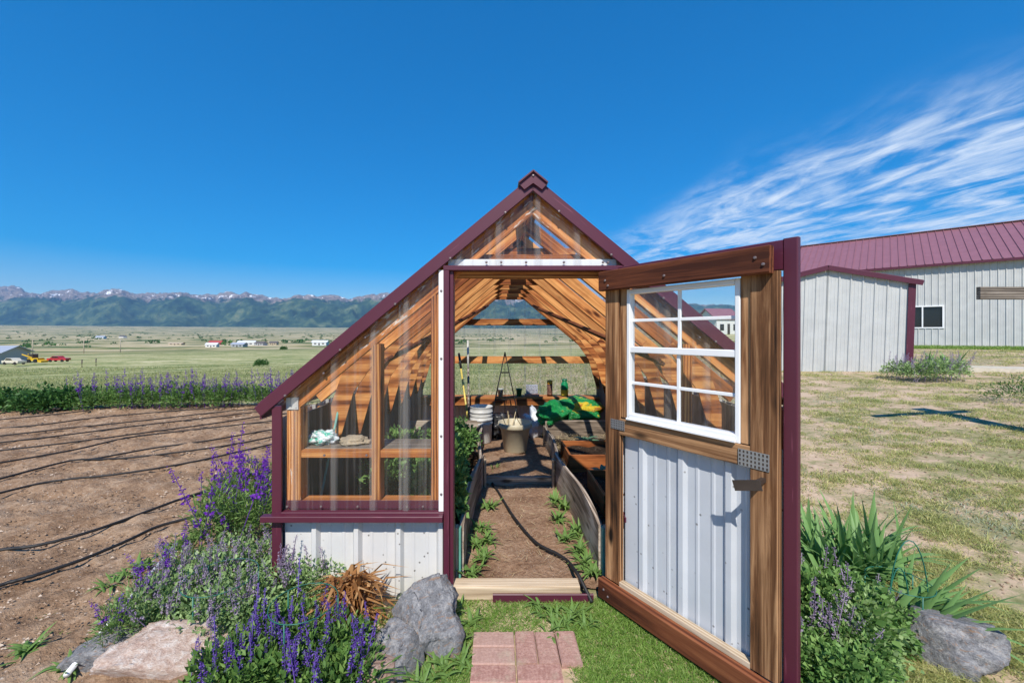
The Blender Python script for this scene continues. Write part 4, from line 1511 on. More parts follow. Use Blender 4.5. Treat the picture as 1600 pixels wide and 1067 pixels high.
# small house seen through the door window
def house(name, c, w, d, h, rh, yaw, wallm, roofm, label, group=None, porch=False):
    g = float(gz(c[0], c[1]))
    hs = thing(name, (c[0], c[1], g), label, 'house', group, (0, 0, yaw))
    mw = world_of(hs)
    V = [(-w / 2, -d / 2, -1), (w / 2, -d / 2, -1), (w / 2, d / 2, -1), (-w / 2, d / 2, -1), (-w / 2, -d / 2, h), (w / 2, -d / 2, h), (w / 2, d / 2, h), (-w / 2, d / 2, h), (-w / 2, 0, h + rh), (w / 2, 0, h + rh)]
    Fc = [(0, 1, 5, 4), (2, 3, 7, 6), (1, 2, 6, 9, 5), (3, 0, 4, 8, 7)]
    mesh_obj('wall', V, Fc, wallm, hs, mw)
    o = 0.08 * w
    rr = rh / (d / 2)
    e = 0.3 if w > 5 else 0.15
    V = []
    for dz in (0.02, 0.18):
        V += [(-w / 2 - o, -d / 2 - e, h - rr * e + dz), (w / 2 + o, -d / 2 - e, h - rr * e + dz), (w / 2 + o, 0, h + rh + dz), (-w / 2 - o, 0, h + rh + dz), (w / 2 + o, d / 2 + e, h - rr * e + dz), (-w / 2 - o, d / 2 + e, h - rr * e + dz)]
    Fc = [(6, 7, 8, 9), (9, 8, 10, 11), (0, 3, 2, 1), (3, 5, 4, 2), (0, 1, 7, 6), (4, 5, 11, 10), (1, 2, 8, 7), (2, 4, 10, 8), (0, 6, 9, 3), (3, 9, 11, 5)]
    mesh_obj('roof', V, Fc, roofm, hs, mw)
    for k in (-0.28, 0.28):
        vs, fs = box_geo(w * 0.16, 0.1, h * 0.35)
        mesh_obj('window', vs, fs, 'dark_glass', hs, mw @ Matrix.Translation((w * k, -d / 2, h * 0.55)))
    vs, fs = box_geo(w * 0.1, 0.1, h * 0.75)
    mesh_obj('door', vs, fs, 'dark_steel', hs, mw @ Matrix.Translation((0, -d / 2, h * 0.37)))
    return hs


wallw = plain('white_siding', (0.66, 0.66, 0.64), 0.7, 0.06)
wallg = plain('grey_siding', (0.35, 0.36, 0.37), 0.7, 0.06)
wallr = plain('red_siding', (0.30, 0.05, 0.04), 0.7, 0.06)
wallt = plain('tan_siding', (0.45, 0.37, 0.27), 0.7, 0.06)
roofg = plain('grey_metal_roof', (0.33, 0.36, 0.42), 0.4, 0.06)
roofd = plain('dark_shingle_roof', (0.10, 0.09, 0.09), 0.8, 0.1)
roofw = plain('white_metal_roof', (0.62, 0.63, 0.65), 0.4, 0.06)
cx_ = (1122 - CX) / F
house('cabin', (cx_ * 62, 62), 4.2, 4.0, 2.6, 1.5, 0.25, wallw, 'purple_roof', 'small white cabin with burgundy roof seen through the door window')

# ------------------------------------------------------------------ tilled plot
soil = lumpy_sheet('tilled_soil', -14.0, -1.33, 0.9, 8.6, 0, 'soil', 0.036, 0.036, seed=1, scale=6.0,
                   fz=lambda x, y: gz(x, y) + 0.052 + 0.016 * math.sin((y + x * 0.09) * 9.0) * (1 if y > 3.2 else 0.3))

lines = [
    [(-60, 668), (0, 663), (70, 656), (140, 648)],
    [(-60, 682), (60, 672), (150, 660), (280, 648), (428, 637), (520, 632)],
    [(-60, 697), (110, 677), (220, 665), (330, 652), (428, 643), (520, 637)],
    [(-60, 708), (90, 690), (200, 675), (300, 663), (428, 648), (540, 640)],
    [(-60, 721), (100, 702), (230, 684), (330, 670), (428, 655), (540, 645)],
    [(-60, 745), (110, 714), (200, 693), (300, 680), (428, 665), (540, 651)],
    [(-60, 778), (100, 733), (150, 727), (240, 710), (330, 697), (428, 679), (540, 660)],
    [(130, 729), (200, 726), (300, 714), (370, 703), (428, 691), (540, 668)],
    [(-60, 801), (70, 767), (190, 752), (300, 733), (428, 703), (520, 685)],
    [(-60, 890), (0, 878), (60, 870), (140, 848), (200, 826), (280, 795), (345, 773), (400, 752)],
    [(-60, 955), (0, 936), (60, 918), (130, 893), (200, 862), (250, 838), (310, 822)],
]
ordw = ['farthest', 'second farthest', 'third farthest', 'fourth farthest', 'fifth farthest', 'sixth farthest', 'seventh farthest', 'short branching', 'fourth nearest the camera', 'second nearest the camera', 'nearest the camera']
ordw[8] = 'third nearest'
ordw[9] = 'second nearest'
ordw[10] = 'nearest'
for pts, w in zip(lines, ordw):
    pp = []
    for px, py in pts:
        g = G(px, py)
        pp.append(g)
    pp = smooth_path(pp, 9)
    r_ = np.random.RandomState(int(pts[0][1]))
    pp = [Vector((p.x, p.y + r_.normal(0, 0.003), float(gz(p.x, p.y)) + 0.082)) for i, p in enumerate(pp)]
    o = tubeo('drip_line', pp, 0.0105, 'black', None, 6)
    tag(o, 'black drip irrigation hose across the tilled soil, %s of the lines' % w if w != 'short branching' else 'short black drip hose branching from a longer line on tilled soil', 'hose', 'drip lines on the tilled plot')
# clods and pale stones on the soil
q = Leaves()
V, Fc = [], []
for i in range(5200):
    d = 1.8 * (9.0 / 1.8) ** rng.rand()
    px = rng.uniform(-40, 470)
    x, y = (px - CX) / F * d, d
    if x > -1.5 or y > 8.3:
        continue
    s = rng.uniform(0.004, 0.017) * (0.5 + 0.10 * d)
    z = float(gz(x, y)) + 0.058
    k = len(V)
    pts = rng.normal(0, 1, (5, 3))
    base = [(1, 0, 0), (-0.4, 0.9, 0), (-0.5, -0.8, 0), (0.1, 0.1, 0.9), (0, 0, -0.8)]
    for b in base:
        V.append((x + s * (b[0] + rng.normal(0, 0.25)), y + s * (b[1] + rng.normal(0, 0.25)), z + s * 0.7 * b[2]))
    Fc += [(k, k + 1, k + 3), (k + 1, k + 2, k + 3), (k + 2, k, k + 3), (k + 1, k, k + 4), (k + 2, k + 1, k + 4), (k, k + 2, k + 4)]
t = NT('pale_clods')
cc = t.ramp(t.noise(t.tex(), 7, 2), [(0.4, (0.20, 0.13, 0.085)), (0.55, (0.33, 0.225, 0.15)), (0.66, (0.55, 0.45, 0.36))])
t.fin(cc, 0.95, 0, 0.1)
o = mesh_obj('soil_clods', V, Fc, t.m)
tag(o, 'small clods and pale pebbles strewn over the tilled soil', 'clods', None, 'stuff')

# ------------------------------------------------------------------ paver path
path = bpy.data.objects.new('paver_path', None)
place(path, None, Matrix.Translation((0.12, 1.95, 0)))
tag(path, kind='structure')
vs, fs = box_geo(0.198, 0.098, 0.05, 0.006)
bme = bpy.data.meshes.new('brick')
bme.from_pydata(vs, [], fs)
bme.materials.append(M['brick'])


def brick(x, y, vert, i):
    rz = (math.pi / 2 if vert else 0) + rng.normal(0, 0.012)
    share('brick', bme, path, Matrix.Translation((x, y, 0.002 + rng.normal(0, 0.0025))) @ Matrix.Rotation(rz, 4, 'Z') @ Matrix.Rotation(rng.normal(0, 0.01), 4, 'X'))


for r_ in range(5):
    yb = 2.075 - r_ * 0.306
    for cidx in range(2):
        x0 = -0.115 + cidx * 0.206 if r_ % 2 == 0 else -0.115 + cidx * 0.306
        if (r_ + cidx) % 2 == 0:
            for k in range(3):
                brick(x0 + 0.1, yb - 0.05 - k * 0.102, False, k)
        else:
            for k in range(3):
                brick(x0 + 0.05 + k * 0.102, yb - 0.10 if True else 0, True, k)
            for k in range(1):
                brick(x0 + 0.10, yb - 0.255, False, k)
                
# ------------------------------------------------------------------ rocks
def rock(px, py, Y, r, mat, label, seed, rot=0.0, amp=0.28, sup=0.85, dz=0.0, freq=1.3):
    x = (px - CX) / F * Y
    o = lump('rock', (x, Y, float(gz(x, Y)) + r[2] * 0.55 + dz), r, mat, label, 'rock', amp, freq, seed, rot, 5, 0, 5.0, None, sup, 9 if amp > 0.25 else 3)
    return o


rock(662, 1000, 2.06, (0.17, 0.17, 0.19), 'rock_grey', 'large grey boulder with rusty stains beside the doorway', 3, 0.5)
rock(630, 1040, 1.90, (0.12, 0.12, 0.12), 'rock_grey', 'grey slab leaning on the large boulder by the doorway', 12, 0.2)
rock(590, 1060, 1.80, (0.082, 0.08, 0.09), 'rock_pink', 'small rounded pink rock at the foot of the grey boulder', 5, 0, 0.16, 1.0)
rock(265, 1062, 1.86, (0.25, 0.17, 0.12), 'rock_white', 'broad pink and white rock at the bottom left of the flower bed', 7, 0.1)
rock(160, 1068, 1.88, (0.15, 0.14, 0.09), 'rock_grey', 'flat grey rock left of the pink and white one', 8, 0.4)
rock(1345, 1072, 1.80, (0.12, 0.12, 0.11), 'rock_grey', 'pointed grey rock right of the open door', 15, 0.3)
rock(1465, 1070, 1.93, (0.22, 0.17, 0.17), 'rock_grey', 'broad grey streaked boulder under the iris leaves at right', 21, -0.5, dz=-0.06)
rock(1445, 1005, 2.12, (0.07, 0.06, 0.06), 'rock_white', 'small pale rock behind the boulder under the iris leaves', 23, 0)
rock(612, 1000, 2.0, (0.05, 0.05, 0.05), 'rock_grey', 'small dark stone in the gap left of the large boulder', 31, 0, 0.2, 1.0) if False else None
rock(303, 932, 2.3, (0.035, 0.03, 0.04), 'rock_pink', 'fist-sized tan stone beside the white pipe', 33, 0, 0.2, 1.0)
rock(66, 880, 2.72, (0.025, 0.02, 0.015), 'rock_white', 'small white stone on tilled soil between the nearest hoses', 35, 0, 0.2, 1.0)

# white pipe, bracket at its top
p0, p1 = G(104, 1085), G(276, 868)
o = tubeo('white_pipe', [p0 + Vector((0, 0, 0.085)), p1 + Vector((0, 0, 0.085))], 0.0125, plain('white_pvc', (0.75, 0.75, 0.73), 0.35), None, 8)
tag(o, 'white plastic pipe lying along the edge of the flower bed', 'pipe')
# hose inside the doorway
pp = [P(742, 690, 4.1) + Vector((0, 0, 0)), G(757, 745), G(775, 770), G(800, 812), G(835, 855), G(870, 875), G(888, 888), G(897, 915), G(905, 927), G(925, 946)]
pp[0].z = 0.36
pp = smooth_path([Vector((p.x, p.y, max(p.z, 0) + (0.045 if i < 7 else (0.10 if i in (7, 8) else 0.02)))) if i else p for i, p in enumerate(pp)], 7)
o = tubeo('garden_hose', pp, 0.011, 'black', None, 8)
tag(o, 'black garden hose winding along the dirt path and over the threshold', 'hose')

# ------------------------------------------------------------------ plants
def plant(name, x, y, label, cat, group, leaf_key, spike_key, nsp, spread, scale=1.0, z=None, tilt=0.22, leaf_name='foliage', sp_scale=1.0):
    g = float(gz(x, y)) if z is None else z
    t_ = thing(name, (x, y, g), label, cat, group)
    rz = rng.rand() * 6.28
    i = rng.randint(4)
    share(leaf_name, LIB[leaf_key, i], t_, Matrix.Translation((x, y, g)) @ Matrix.Rotation(rz, 4, 'Z') @ Matrix.Diagonal((scale, scale, scale * rng.uniform(0.85, 1.15), 1)))
    for k in range(nsp):
        a = rng.rand() * 6.28
        r_ = spread * math.sqrt(rng.rand()) * scale
        j = rng.randint(4)
        lean_ = Matrix.Rotation(rng.normal(0, tilt), 4, 'X') @ Matrix.Rotation(rng.normal(0, tilt), 4, 'Y')
        s = scale * sp_scale * rng.uniform(0.75, 1.12)
        share('flower_spike', LIB[spike_key, j], t_, Matrix.Translation((x + r_ * math.cos(a), y + r_ * math.sin(a), g)) @ lean_ @ Matrix.Rotation(rng.rand() * 6.28, 4, 'Z') @ Matrix.Scale(s, 4))
    return t_


def gxy(px, py):
    g = G(px, py)
    return g.x, g.y


for px, py in ((340, 858), (362, 835), (392, 842), (418, 828), (372, 872), (405, 866), (330, 885), (350, 805), (385, 800), (415, 795)):
    plant('larkspur', *gxy(px, py), 'bushy violet larkspur in the clump against the greenhouse left corner', 'larkspur', 'larkspur clump at the greenhouse corner', 'larkspur_leaf', 'larkspur_spike', 4, 0.13, 0.92)
for px, py, lab in ((215, 985, 'violet larkspur leaning over the white pipe, tallest of the stray ones'), (262, 948, 'violet larkspur beside the fist-sized tan stone'), (180, 1035, 'stray violet larkspur beside the flat grey rock'), (282, 905, 'violet larkspur at the upper end of the white pipe')):
    plant('larkspur', *gxy(px, py), lab, 'larkspur', None, 'larkspur_leaf', 'larkspur_spike', 4, 0.08, 0.55)
for px, py in ((235, 1000), (275, 985), (305, 965), (335, 945), (372, 968), (415, 945), (330, 1005), (385, 1000), (270, 955), (362, 912), (405, 908), (300, 930)):
    plant('catmint', *gxy(px, py), 'grey-green catmint with pale lavender flowers in the mass left of the doorway', 'catmint', 'catmint in the left flower bed', 'mint_leaf', 'mint_spike', 9, 0.19, 0.86)
for px, py, s in ((455, 945, 0.85), (492, 938, 0.8)):
    plant('catmint', *gxy(px, py), 'catmint standing against the white steel front wall' + (', nearest the corner' if px < 470 else ', nearer the withered clump'), 'catmint', None, 'mint_leaf', 'mint_spike', 7, 0.12, s, sp_scale=1.25)
for px, py in ((345, 1075), (385, 1058), (425, 1050), (465, 1045), (400, 1092), (440, 1090), (480, 1080), (515, 1060), (540, 1035), (365, 1110), (555, 1085), (500, 1020), (460, 1010), (420, 1015), (520, 1100)):
    plant('salvia', *gxy(px, py), 'blue-violet salvia with upright spikes in front of the catmint', 'salvia', 'salvia in the left flower bed', 'salvia_leaf', 'salvia_spike', 5, 0.14, 0.92, tilt=0.14)

# right of the door: leafy catmint
for px, py in ((1262, 1010), (1298, 1030), (1335, 1035), (1285, 985), (1325, 990), (1358, 990), (1255, 1060), (1300, 1070), (1350, 1062), (1255, 960)):
    t_ = plant('catmint', *gxy(px, py), 'bright green leafy catmint with few flowers right of the open door', 'catmint', 'leafy catmint right of the door', 'mint_leaf', 'mint_spike', 5, 0.16, rng.uniform(0.62, 0.92), leaf_name='foliage', sp_scale=1.15)
    t_.children[0].data = LIB.setdefault(('mint_bright', 0), None) or LIB['mint_leaf', 0]
bright = [bush_mesh('leafy_foliage', 'leaf_bright', 1700, 0.20, 0.28, 0.036, 0.024, 0.4) for _ in range(3)]
for o in list(col.objects):
    if o.get('group') == 'leafy catmint right of the door':
        o.children[0].data = bright[rng.randint(3)]

# row of plants at the far edge of the plot
for i, px in enumerate((-70, -25, 22, 66, 108)):
    g = G(px, 648 if px < 90 else 645)
    t_ = thing('potato_plant', g, 'dark green bushy plant without flowers in the row at the plot edge', 'plant', 'leafy plants along the plot edge')
    share('foliage', LIB['bush_leaf', i % 4], t_, Matrix.Translation(g) @ Matrix.Rotation(i * 1.3, 4, 'Z') @ Matrix.Scale(1.02, 4))
for i in range(24):
    px = 118 + i * 14.5
    g = G(px + rng.normal(0, 3), 644 - i * 0.35 + rng.normal(0, 1.5))
    t_ = plant('larkspur', g.x, g.y, 'violet larkspur in the long row behind the tilled plot', 'larkspur', 'larkspur row behind the plot', 'row_leaf', 'larkspur_spike', 6 if i > 3 else 3, 0.2, 1.0, tilt=0.08)

# iris and lily blades: every leaf a part
def blade_mesh(name, L, W, bend, mat, fold=0.15):
    n = 7
    V, at = [], []
    for i in range(n + 1):
        t_ = i / n
        w = W * (1 - t_ ** 2.6) * (0.75 + 0.5 * t_ * (1 - t_) * 2)
        z = L * (t_ - 0.45 * bend * t_ ** 2.2)
        x = L * bend * 0.75 * t_ ** 2.2
        V += [(x, -w / 2, z), (x - w * fold, 0, z), (x, w / 2, z)]
        at += [0.25 + 0.5 * t_] * 3
    Fc = []
    for i in range(n):
        a = i * 3
        Fc += [(a, a + 1, a + 4, a + 3), (a + 1, a + 2, a + 5, a + 4)]
    me = bpy.data.meshes.new(name)
    me.from_pydata(V, [], Fc)
    me.materials.append(M[mat])
    a_ = me.attributes.new('rnd', 'FLOAT', 'POINT')
    a_.data.foreach_set('value', at)
    me.polygons.foreach_set('use_smooth', [True] * len(Fc))
    return me


IRIS = [blade_mesh('iris_leaf', 0.46, 0.036, b, 'leaf_iris') for b in (0.1, 0.3, 0.6, 0.9)]
LILY = [blade_mesh('lily_leaf', 0.30, 0.015, b, 'leaf_green') for b in (0.4, 0.8, 1.2, 1.5)]
WEED = [blade_mesh('weed_leaf', 0.14, 0.023, b, 'leaf_feather', 0.25) for b in (0.2, 0.45, 0.7, 1.0)]
CABB = [blade_mesh('cabbage_leaf', 0.16, 0.11, b, 'leaf_cabbage', 0.2) for b in (0.4, 0.8, 1.2, 1.5)]


def rosette(name, x, y, label, cat, group, lib, n, scale, z=None, az=None, spread=1.2, tilt=0.25):
    g = float(gz(x, y)) if z is None else z
    t_ = thing(name, (x, y, g), label, cat, group)
    for k in range(n):
        a = rng.rand() * 6.28 if az is None else az + rng.normal(0, spread)
        s = scale * rng.uniform(0.7, 1.2)
        share('leaf', lib[rng.randint(len(lib))], t_, Matrix.Translation((x + rng.normal(0, 0.02), y + rng.normal(0, 0.02), g)) @ Matrix.Rotation(a, 4, 'Z') @ Matrix.Rotation(abs(rng.normal(tilt, 0.15)), 4, 'Y') @ Matrix.Scale(s, 4))
    return t_


for px, py in ((1256, 905), (1280, 900), (1305, 905), (1330, 900), (1352, 908), (1268, 925), (1318, 928), (1385, 905), (1290, 940), (1345, 935), (1370, 930)):
    rosette('iris_plant', *gxy(px, py), 'upright iris with broad sword leaves behind the leafy catmint', 'iris', 'iris clump right of the door', IRIS, 19, 1.05, tilt=0.16)
for px, py, lab in ((1395, 985, 'iris leaning right beside the wire hoops, nearest the catmint'), (1420, 1000, 'iris with leaves sweeping right over the streaked boulder'), (1410, 965, 'iris between the wire hoops and the dry lawn')):
    rosette('iris_plant', *gxy(px, py), lab, 'iris', None, IRIS, 17, 1.0, az=0.0, spread=0.5, tilt=0.7)
for px, py, lab in ((440, 962, 'strappy green lily against the white wall near the catmint'), (575, 1040, 'strappy green lily in front of the withered clump'), (610, 1015, 'strappy green lily left of the large grey boulder'), (560, 1090, 'strappy green lily beside the small pink rock')):
    rosette('lily_plant', *gxy(px, py), lab, 'lily', None, LILY, 24, 0.85, tilt=0.35)
# weeds along the path and in front of the threshold
wsp = [(735, 905), (745, 860), (752, 835), (760, 855), (765, 800), (755, 880), (870, 820), (885, 850), (880, 800), (905, 870), (915, 890), (900, 840), (925, 905), (868, 790), (745, 740), (770, 742)]
for px, py in wsp:
    x, y = gxy(px, py)
    rosette('path_weed', x, y, 'green broad-leaved weed growing along the edge of the dirt path', 'weed', 'weeds along the dirt path', WEED, 24, 0.9, z=0.03, tilt=0.65)
for px, py in ((715, 1000), (690, 1040), (720, 1040), (705, 960), (735, 975), (860, 965), (885, 975), (840, 950), (900, 960), (650, 1075), (680, 1062), (915, 975), (870, 990)):
    x, y = gxy(px, py)
    rosette('lawn_weed', x, y, 'flat green dandelion-like weed in the grass before the threshold', 'weed', 'weeds before the threshold', WEED, 18, 0.7, tilt=0.7)
for px, py, lab in ((40, 1040, 'flat green weed on bare soil at the bottom left corner'), (110, 1062, 'flat green weed on soil left of the flat grey rock')):
    rosette('soil_weed', *gxy(px, py), lab, 'weed', None, WEED, 30, 0.85, z=0.05, tilt=0.8)
for px, py in ((170, 935), (200, 915), (225, 898), (255, 880), (285, 862), (310, 850)):
    rosette('border_weed', *gxy(px, py), 'low green weed between the nearest hose and the white pipe', 'weed', 'weeds along the flower bed edge', WEED, 26, 0.75, z=0.05, tilt=0.65)
# bed plants inside
for x, y, s in ((-0.42, 2.85, 0.62), (-0.45, 3.35, 0.62), (-0.5, 3.9, 0.55), (-0.8, 3.1, 0.6), (-0.85, 3.7, 0.6), (-0.45, 4.5, 0.5)):
    t_ = thing('bed_plant', (x, y, 0.18), 'bushy green leafy plant in the left raised bed', 'plant', 'plants in the left raised bed')
    share('foliage', bright[rng.randint(3)], t_, Matrix.Translation((x, y, 0.18)) @ Matrix.Rotation(rng.rand() * 6, 4, 'Z') @ Matrix.Diagonal((1.15, 1.15, 1.7 * s / 0.62, 1)))
for x, y, lab in ((1.05, 4.75, 'large blue-green cabbage plant near the back of the right bed'), (0.98, 3.75, 'small cabbage seedling between the cedar boxes'), (1.12, 2.95, 'blue-green cabbage plant at the front of the right bed')):
    rosette('cabbage_plant', x, y, lab, 'cabbage', None, CABB, 13, 1.0 if 'large' in lab else 0.7, z=0.26, tilt=0.5)
q = Leaves()
n = 900
b = np.stack([rng.uniform(0.68, 1.5, n), rng.uniform(4.65, 5.25, n), rng.uniform(0.19, 0.25, n)], 1)
q.blade(b, rdirs(n, -0.1, 0.35), rng.uniform(0.08, 0.2, n), 0.005, 0.3)
tag(q.obj('straw_mulch', 'straw'), 'loose straw over the back of the right raised bed', 'straw', None, 'stuff')
n = 500
q = Leaves()
b = np.stack([rng.uniform(-0.2, 0.62, n), rng.uniform(2.5, 5.0, n), np.zeros(n)], 1)
b[:, 2] = np.where(b[:, 1] > 4.12, 0.10, 0.04)
q.blade(b, rdirs(n, -0.05, 0.2), rng.uniform(0.03, 0.10, n), 0.003, 0.2)
tag(q.obj('straw_litter', 'straw'), 'bits of straw scattered on the dirt path', 'straw', None, 'stuff')

# withered clump against the wall
x, y = gxy(555, 985)
y = 2.16
x = (552 - CX) / F * y
t_ = thing('withered_plant', (x, y, 0), 'withered brown clump of dead leaves against the white wall', 'dead plant')
q = Leaves()
n = 420
b = np.stack([x + rng.normal(0, 0.055, n), y + rng.normal(0, 0.035, n), rng.uniform(0.0, 0.24, n)], 1)
q.blade(b, rdirs(n, 0.1, 1.0), rng.uniform(0.05, 0.13, n), rng.uniform(0.014, 0.032, n), 1.5)
q.obj('dead_leaves', 'leaf_dead', t_)
q = Leaves()
b = np.stack([x + rng.normal(0.03, 0.06, 16), y + rng.normal(-0.02, 0.03, 16), np.zeros(16)], 1)
q.blade(b, rdirs(16, 0.6, 1.0), rng.uniform(0.2, 0.34, 16), 0.012, 0.5)
q.obj('green_shoots', 'leaf_green', t_)

# wire plant hoops
wire = plain('green_wire', (0.02, 0.13, 0.09), 0.4)
def hoops(name, cx, cy, r, h, label, tops):
    g = float(gz(cx, cy))
    t_ = thing(name, (cx, cy, g), label, 'plant support')
    ring = [(cx + r * math.cos(a), cy + r * math.sin(a), g + h) for a in np.linspace(0, 2 * math.pi, 25)]
    tubeo('ring', ring, 0.0022, wire, t_, 5)
    for a in (0.4, 2.5, 4.6):
        tubeo('leg', [(cx + r * math.cos(a), cy + r * math.sin(a), g - 0.05), (cx + r * math.cos(a), cy + r * math.sin(a), g + h)], 0.0035, wire, t_, 5)
    for (dx, w, hh) in tops:
        arc = [(cx + dx + w * math.cos(a), cy, g + h * 0.3 + hh * math.sin(a)) for a in np.linspace(0, math.pi, 15)]
        tubeo('hoop', arc, 0.003, wire, t_, 5)


x, y = gxy(475, 1030)
hoops('plant_support', x, y, 0.15, 0.27, 'green wire ring support standing among the salvia', [])
x, y = gxy(345, 985)
hoops('plant_support', x, y, 0.17, 0.28, 'green wire ring support standing in the left catmint', [])
x, y = gxy(1405, 975)
hoops('plant_support', x, y, 0.13, 0.22, 'green wire hoops rising above the irises at right', [(0.05, 0.10, 0.36), (0.0, 0.05, 0.22)])

# clump by the shed
for px, py in ((1405, 592), (1432, 596), (1458, 597), (1482, 594)):
    plant('catmint', *gxy(px, py), 'low catmint with lavender haze at the foot of the shed corner', 'catmint', 'catmint by the shed', 'mint_leaf', 'mint_spike', 14, 0.2, 1.5)
for px, py in ((1452, 579), (1475, 577), (1492, 578)):
    rosette('iris_plant', *gxy(px, py), 'bright green sword-leaved clump behind the catmint at the shed', 'iris', 'green clump by the shed', IRIS, 22, 1.3, tilt=0.6)
g = G(1540, 576)
o = mesh_obj('concrete_slab', [(g.x - 1.0, g.y - 0.5, g.z - 0.1), (g.x + 1.2, g.y - 1.6, g.z - 0.1), (g.x + 1.6, g.y - 0.9, g.z - 0.1), (g.x - 0.6, g.y + 0.3, g.z - 0.1)] + [(g.x - 1.0, g.y - 0.5, g.z + 0.07), (g.x + 1.2, g.y - 1.6, g.z + 0.07), (g.x + 1.6, g.y - 0.9, g.z + 0.07), (g.x - 0.6, g.y + 0.3, g.z + 0.07)],
             [(4, 5, 6, 7), (0, 4, 7, 3), (0, 1, 5, 4), (1, 2, 6, 5), (2, 3, 7, 6)], plain('pale_concrete', (0.52, 0.47, 0.38), 0.9, 0.15))
tag(o, 'pale concrete slab in the grass between shed and barn', 'slab')
g = G(1597, 630)
t_ = thing('juniper_shrub', g, 'dark low shrub at the right edge of the yard', 'shrub')
share('foliage', bush_mesh('juniper_foliage', 'leaf_dark', 900, 0.42, 0.35, 0.05, 0.012, 0.3), t_, Matrix.Translation(g))

# ------------------------------------------------------------------ grass
def in_gh(x, y):
    return (x > XL - 0.05) & (x < XR + 0.05) & (y > 2.36) & (y < YB + 0.05)


def scatter(n, dmin, dmax, k0, k1):
    d = dmin * (dmax / dmin) ** rng.rand(n)
    k = rng.uniform(k0, k1, n)
    return k * d, d


def grass(name, mat, cx, cy, per, rad, L, W, droop, label, zlo=0.35, dist_w=0.0):
    n = len(cx)
    x = np.repeat(cx, per) + rng.normal(0, 1, n * per) * np.repeat(rad, per)
    y = np.repeat(cy, per) + rng.normal(0, 1, n * per) * np.repeat(rad, per)
    keep = ~in_gh(x, y)
    x, y = x[keep], y[keep]
    d = np.hypot(x, y)
    q = Leaves()
    m = len(x)
    wf = 1 + dist_w * d
    q.blade(np.stack([x, y, gz(x, y) - 0.004], 1), rdirs(m, zlo, 1.0), L * rng.uniform(0.5, 1.4, m) * (1 + 0.02 * d), W * wf, droop)
    # neighbouring blades share a tone
    tone = np.repeat(rng.rand(n), per)[keep]
    a = np.clip(0.6 * tone + 0.4 * rng.rand(m) + rng.normal(0, 0.08, m), 0, 1)
    q.a = [np.repeat(a, 5)]
    o = q.obj(name, mat)
    tag(o, label, 'grass', None, 'stuff')


# mown lawn in front of the doorway and under the door
n = 8500
cx = rng.uniform(-0.55, 1.35, n)
cy = rng.uniform(1.35, 2.5, n)
ok = ~((cx > -0.13) & (cx < 0.36) & (cy < 2.09)) & ~((cx < -0.25) & (cy < 2.2) & (rng.rand(n) < 0.6)) & ~((cx < 0.3) & (cy > 2.1) & (rng.rand(n) < 0.45))
grass('lawn_grass', 'grass_lawn', cx[ok], cy[ok], 14, np.full(ok.sum(), 0.018), 0.034, 0.0035, 0.4, 'short green lawn grass before the doorway and under the door')
# sparse dry yard on the right
cx, cy = scatter(15000, 1.7, 28, 0.55, 1.45)
pat = np.array([mnoise.fractal(Vector((a * 1.9, b * 1.9, 2)), 0.7, 2, 5) for a, b in zip(cx, cy)])
ok = (pat + 0.16 * rng.normal(0, 1, len(pat)) > 0.02 + 0.008 * np.hypot(cx, cy)) & (cx > 1.25)
grass('dry_grass', 'grass_dry', cx[ok], cy[ok], 32, 0.012 + 0.0042 * np.hypot(cx[ok], cy[ok]), 0.050, 0.0024, 0.55, 'patchy dry yellow-green grass of the yard at right', 0.15, 0.16)
cx, cy = scatter(700, 2.0, 16, 0.6, 1.4)
ok = (np.array([mnoise.noise(Vector((a * 0.8, b * 0.8, 9))) for a, b in zip(cx, cy)]) > 0.22) & (cx > 1.5)
grass('sage_tufts', 'sage', cx[ok], cy[ok], 70, 0.05 + 0.008 * cy[ok], 0.030, 0.0045, 0.3, 'low silvery sage growing through the dry yard', 0.2, 0.08)
V, Fc = [], []
px_, py_ = scatter(5000, 1.8, 20, 0.5, 1.45)
for x, y in zip(px_, py_):
    if x < 1.3:
        continue
    s_ = rng.uniform(0.004, 0.016) * (0.6 + 0.09 * y)
    z = float(gz(x, y)) + 0.2 * s_
    k = len(V)
    for b in ((1, 0, 0), (-0.4, 0.9, 0), (-0.5, -0.8, 0), (0.1, 0.1, 0.8), (0, 0, -0.8)):
        V.append((x + s_ * (b[0] + rng.normal(0, 0.25)), y + s_ * (b[1] + rng.normal(0, 0.25)), z + s_ * 0.7 * b[2]))
    Fc += [(k, k + 1, k + 3), (k + 1, k + 2, k + 3), (k + 2, k, k + 3)]
tag(mesh_obj('yard_gravel', V, Fc, bpy.data.materials['pale_clods']), 'small stones and dirt crumbs between the yard grass', 'gravel', None, 'stuff')
# field beyond the plot and behind the greenhouse
cx, cy = scatter(7500, 7.0, 75, -1.45, 0.55)
ok = (cy > 8.7) | ((cx > -1.2) & (cy > 6.7))
cx, cy = cx[ok], cy[ok]
grass('field_grass', 'grass_field', cx, cy, 26, 0.03 * np.hypot(cx, cy) * 0.8, 0.10, 0.006, 0.6, 'pale green and straw prairie grass beyond the plot', 0.3, 0.12)
# greener strip along the foot of the barn
n = 2600
a_, b_ = rng.uniform(2.0, 20.0, n), rng.uniform(0.3, 3.2, n)
pp_ = np.array([[*(b_o + b_u * u + b_n * w)[:2]] for u, w in zip(a_, b_)])
grass('barn_grass', 'grass_lawn', pp_[:, 0], pp_[:, 1], 22, np.full(n, 0.10), 0.10, 0.012, 0.5, 'green grass strip along the foot of the barn')
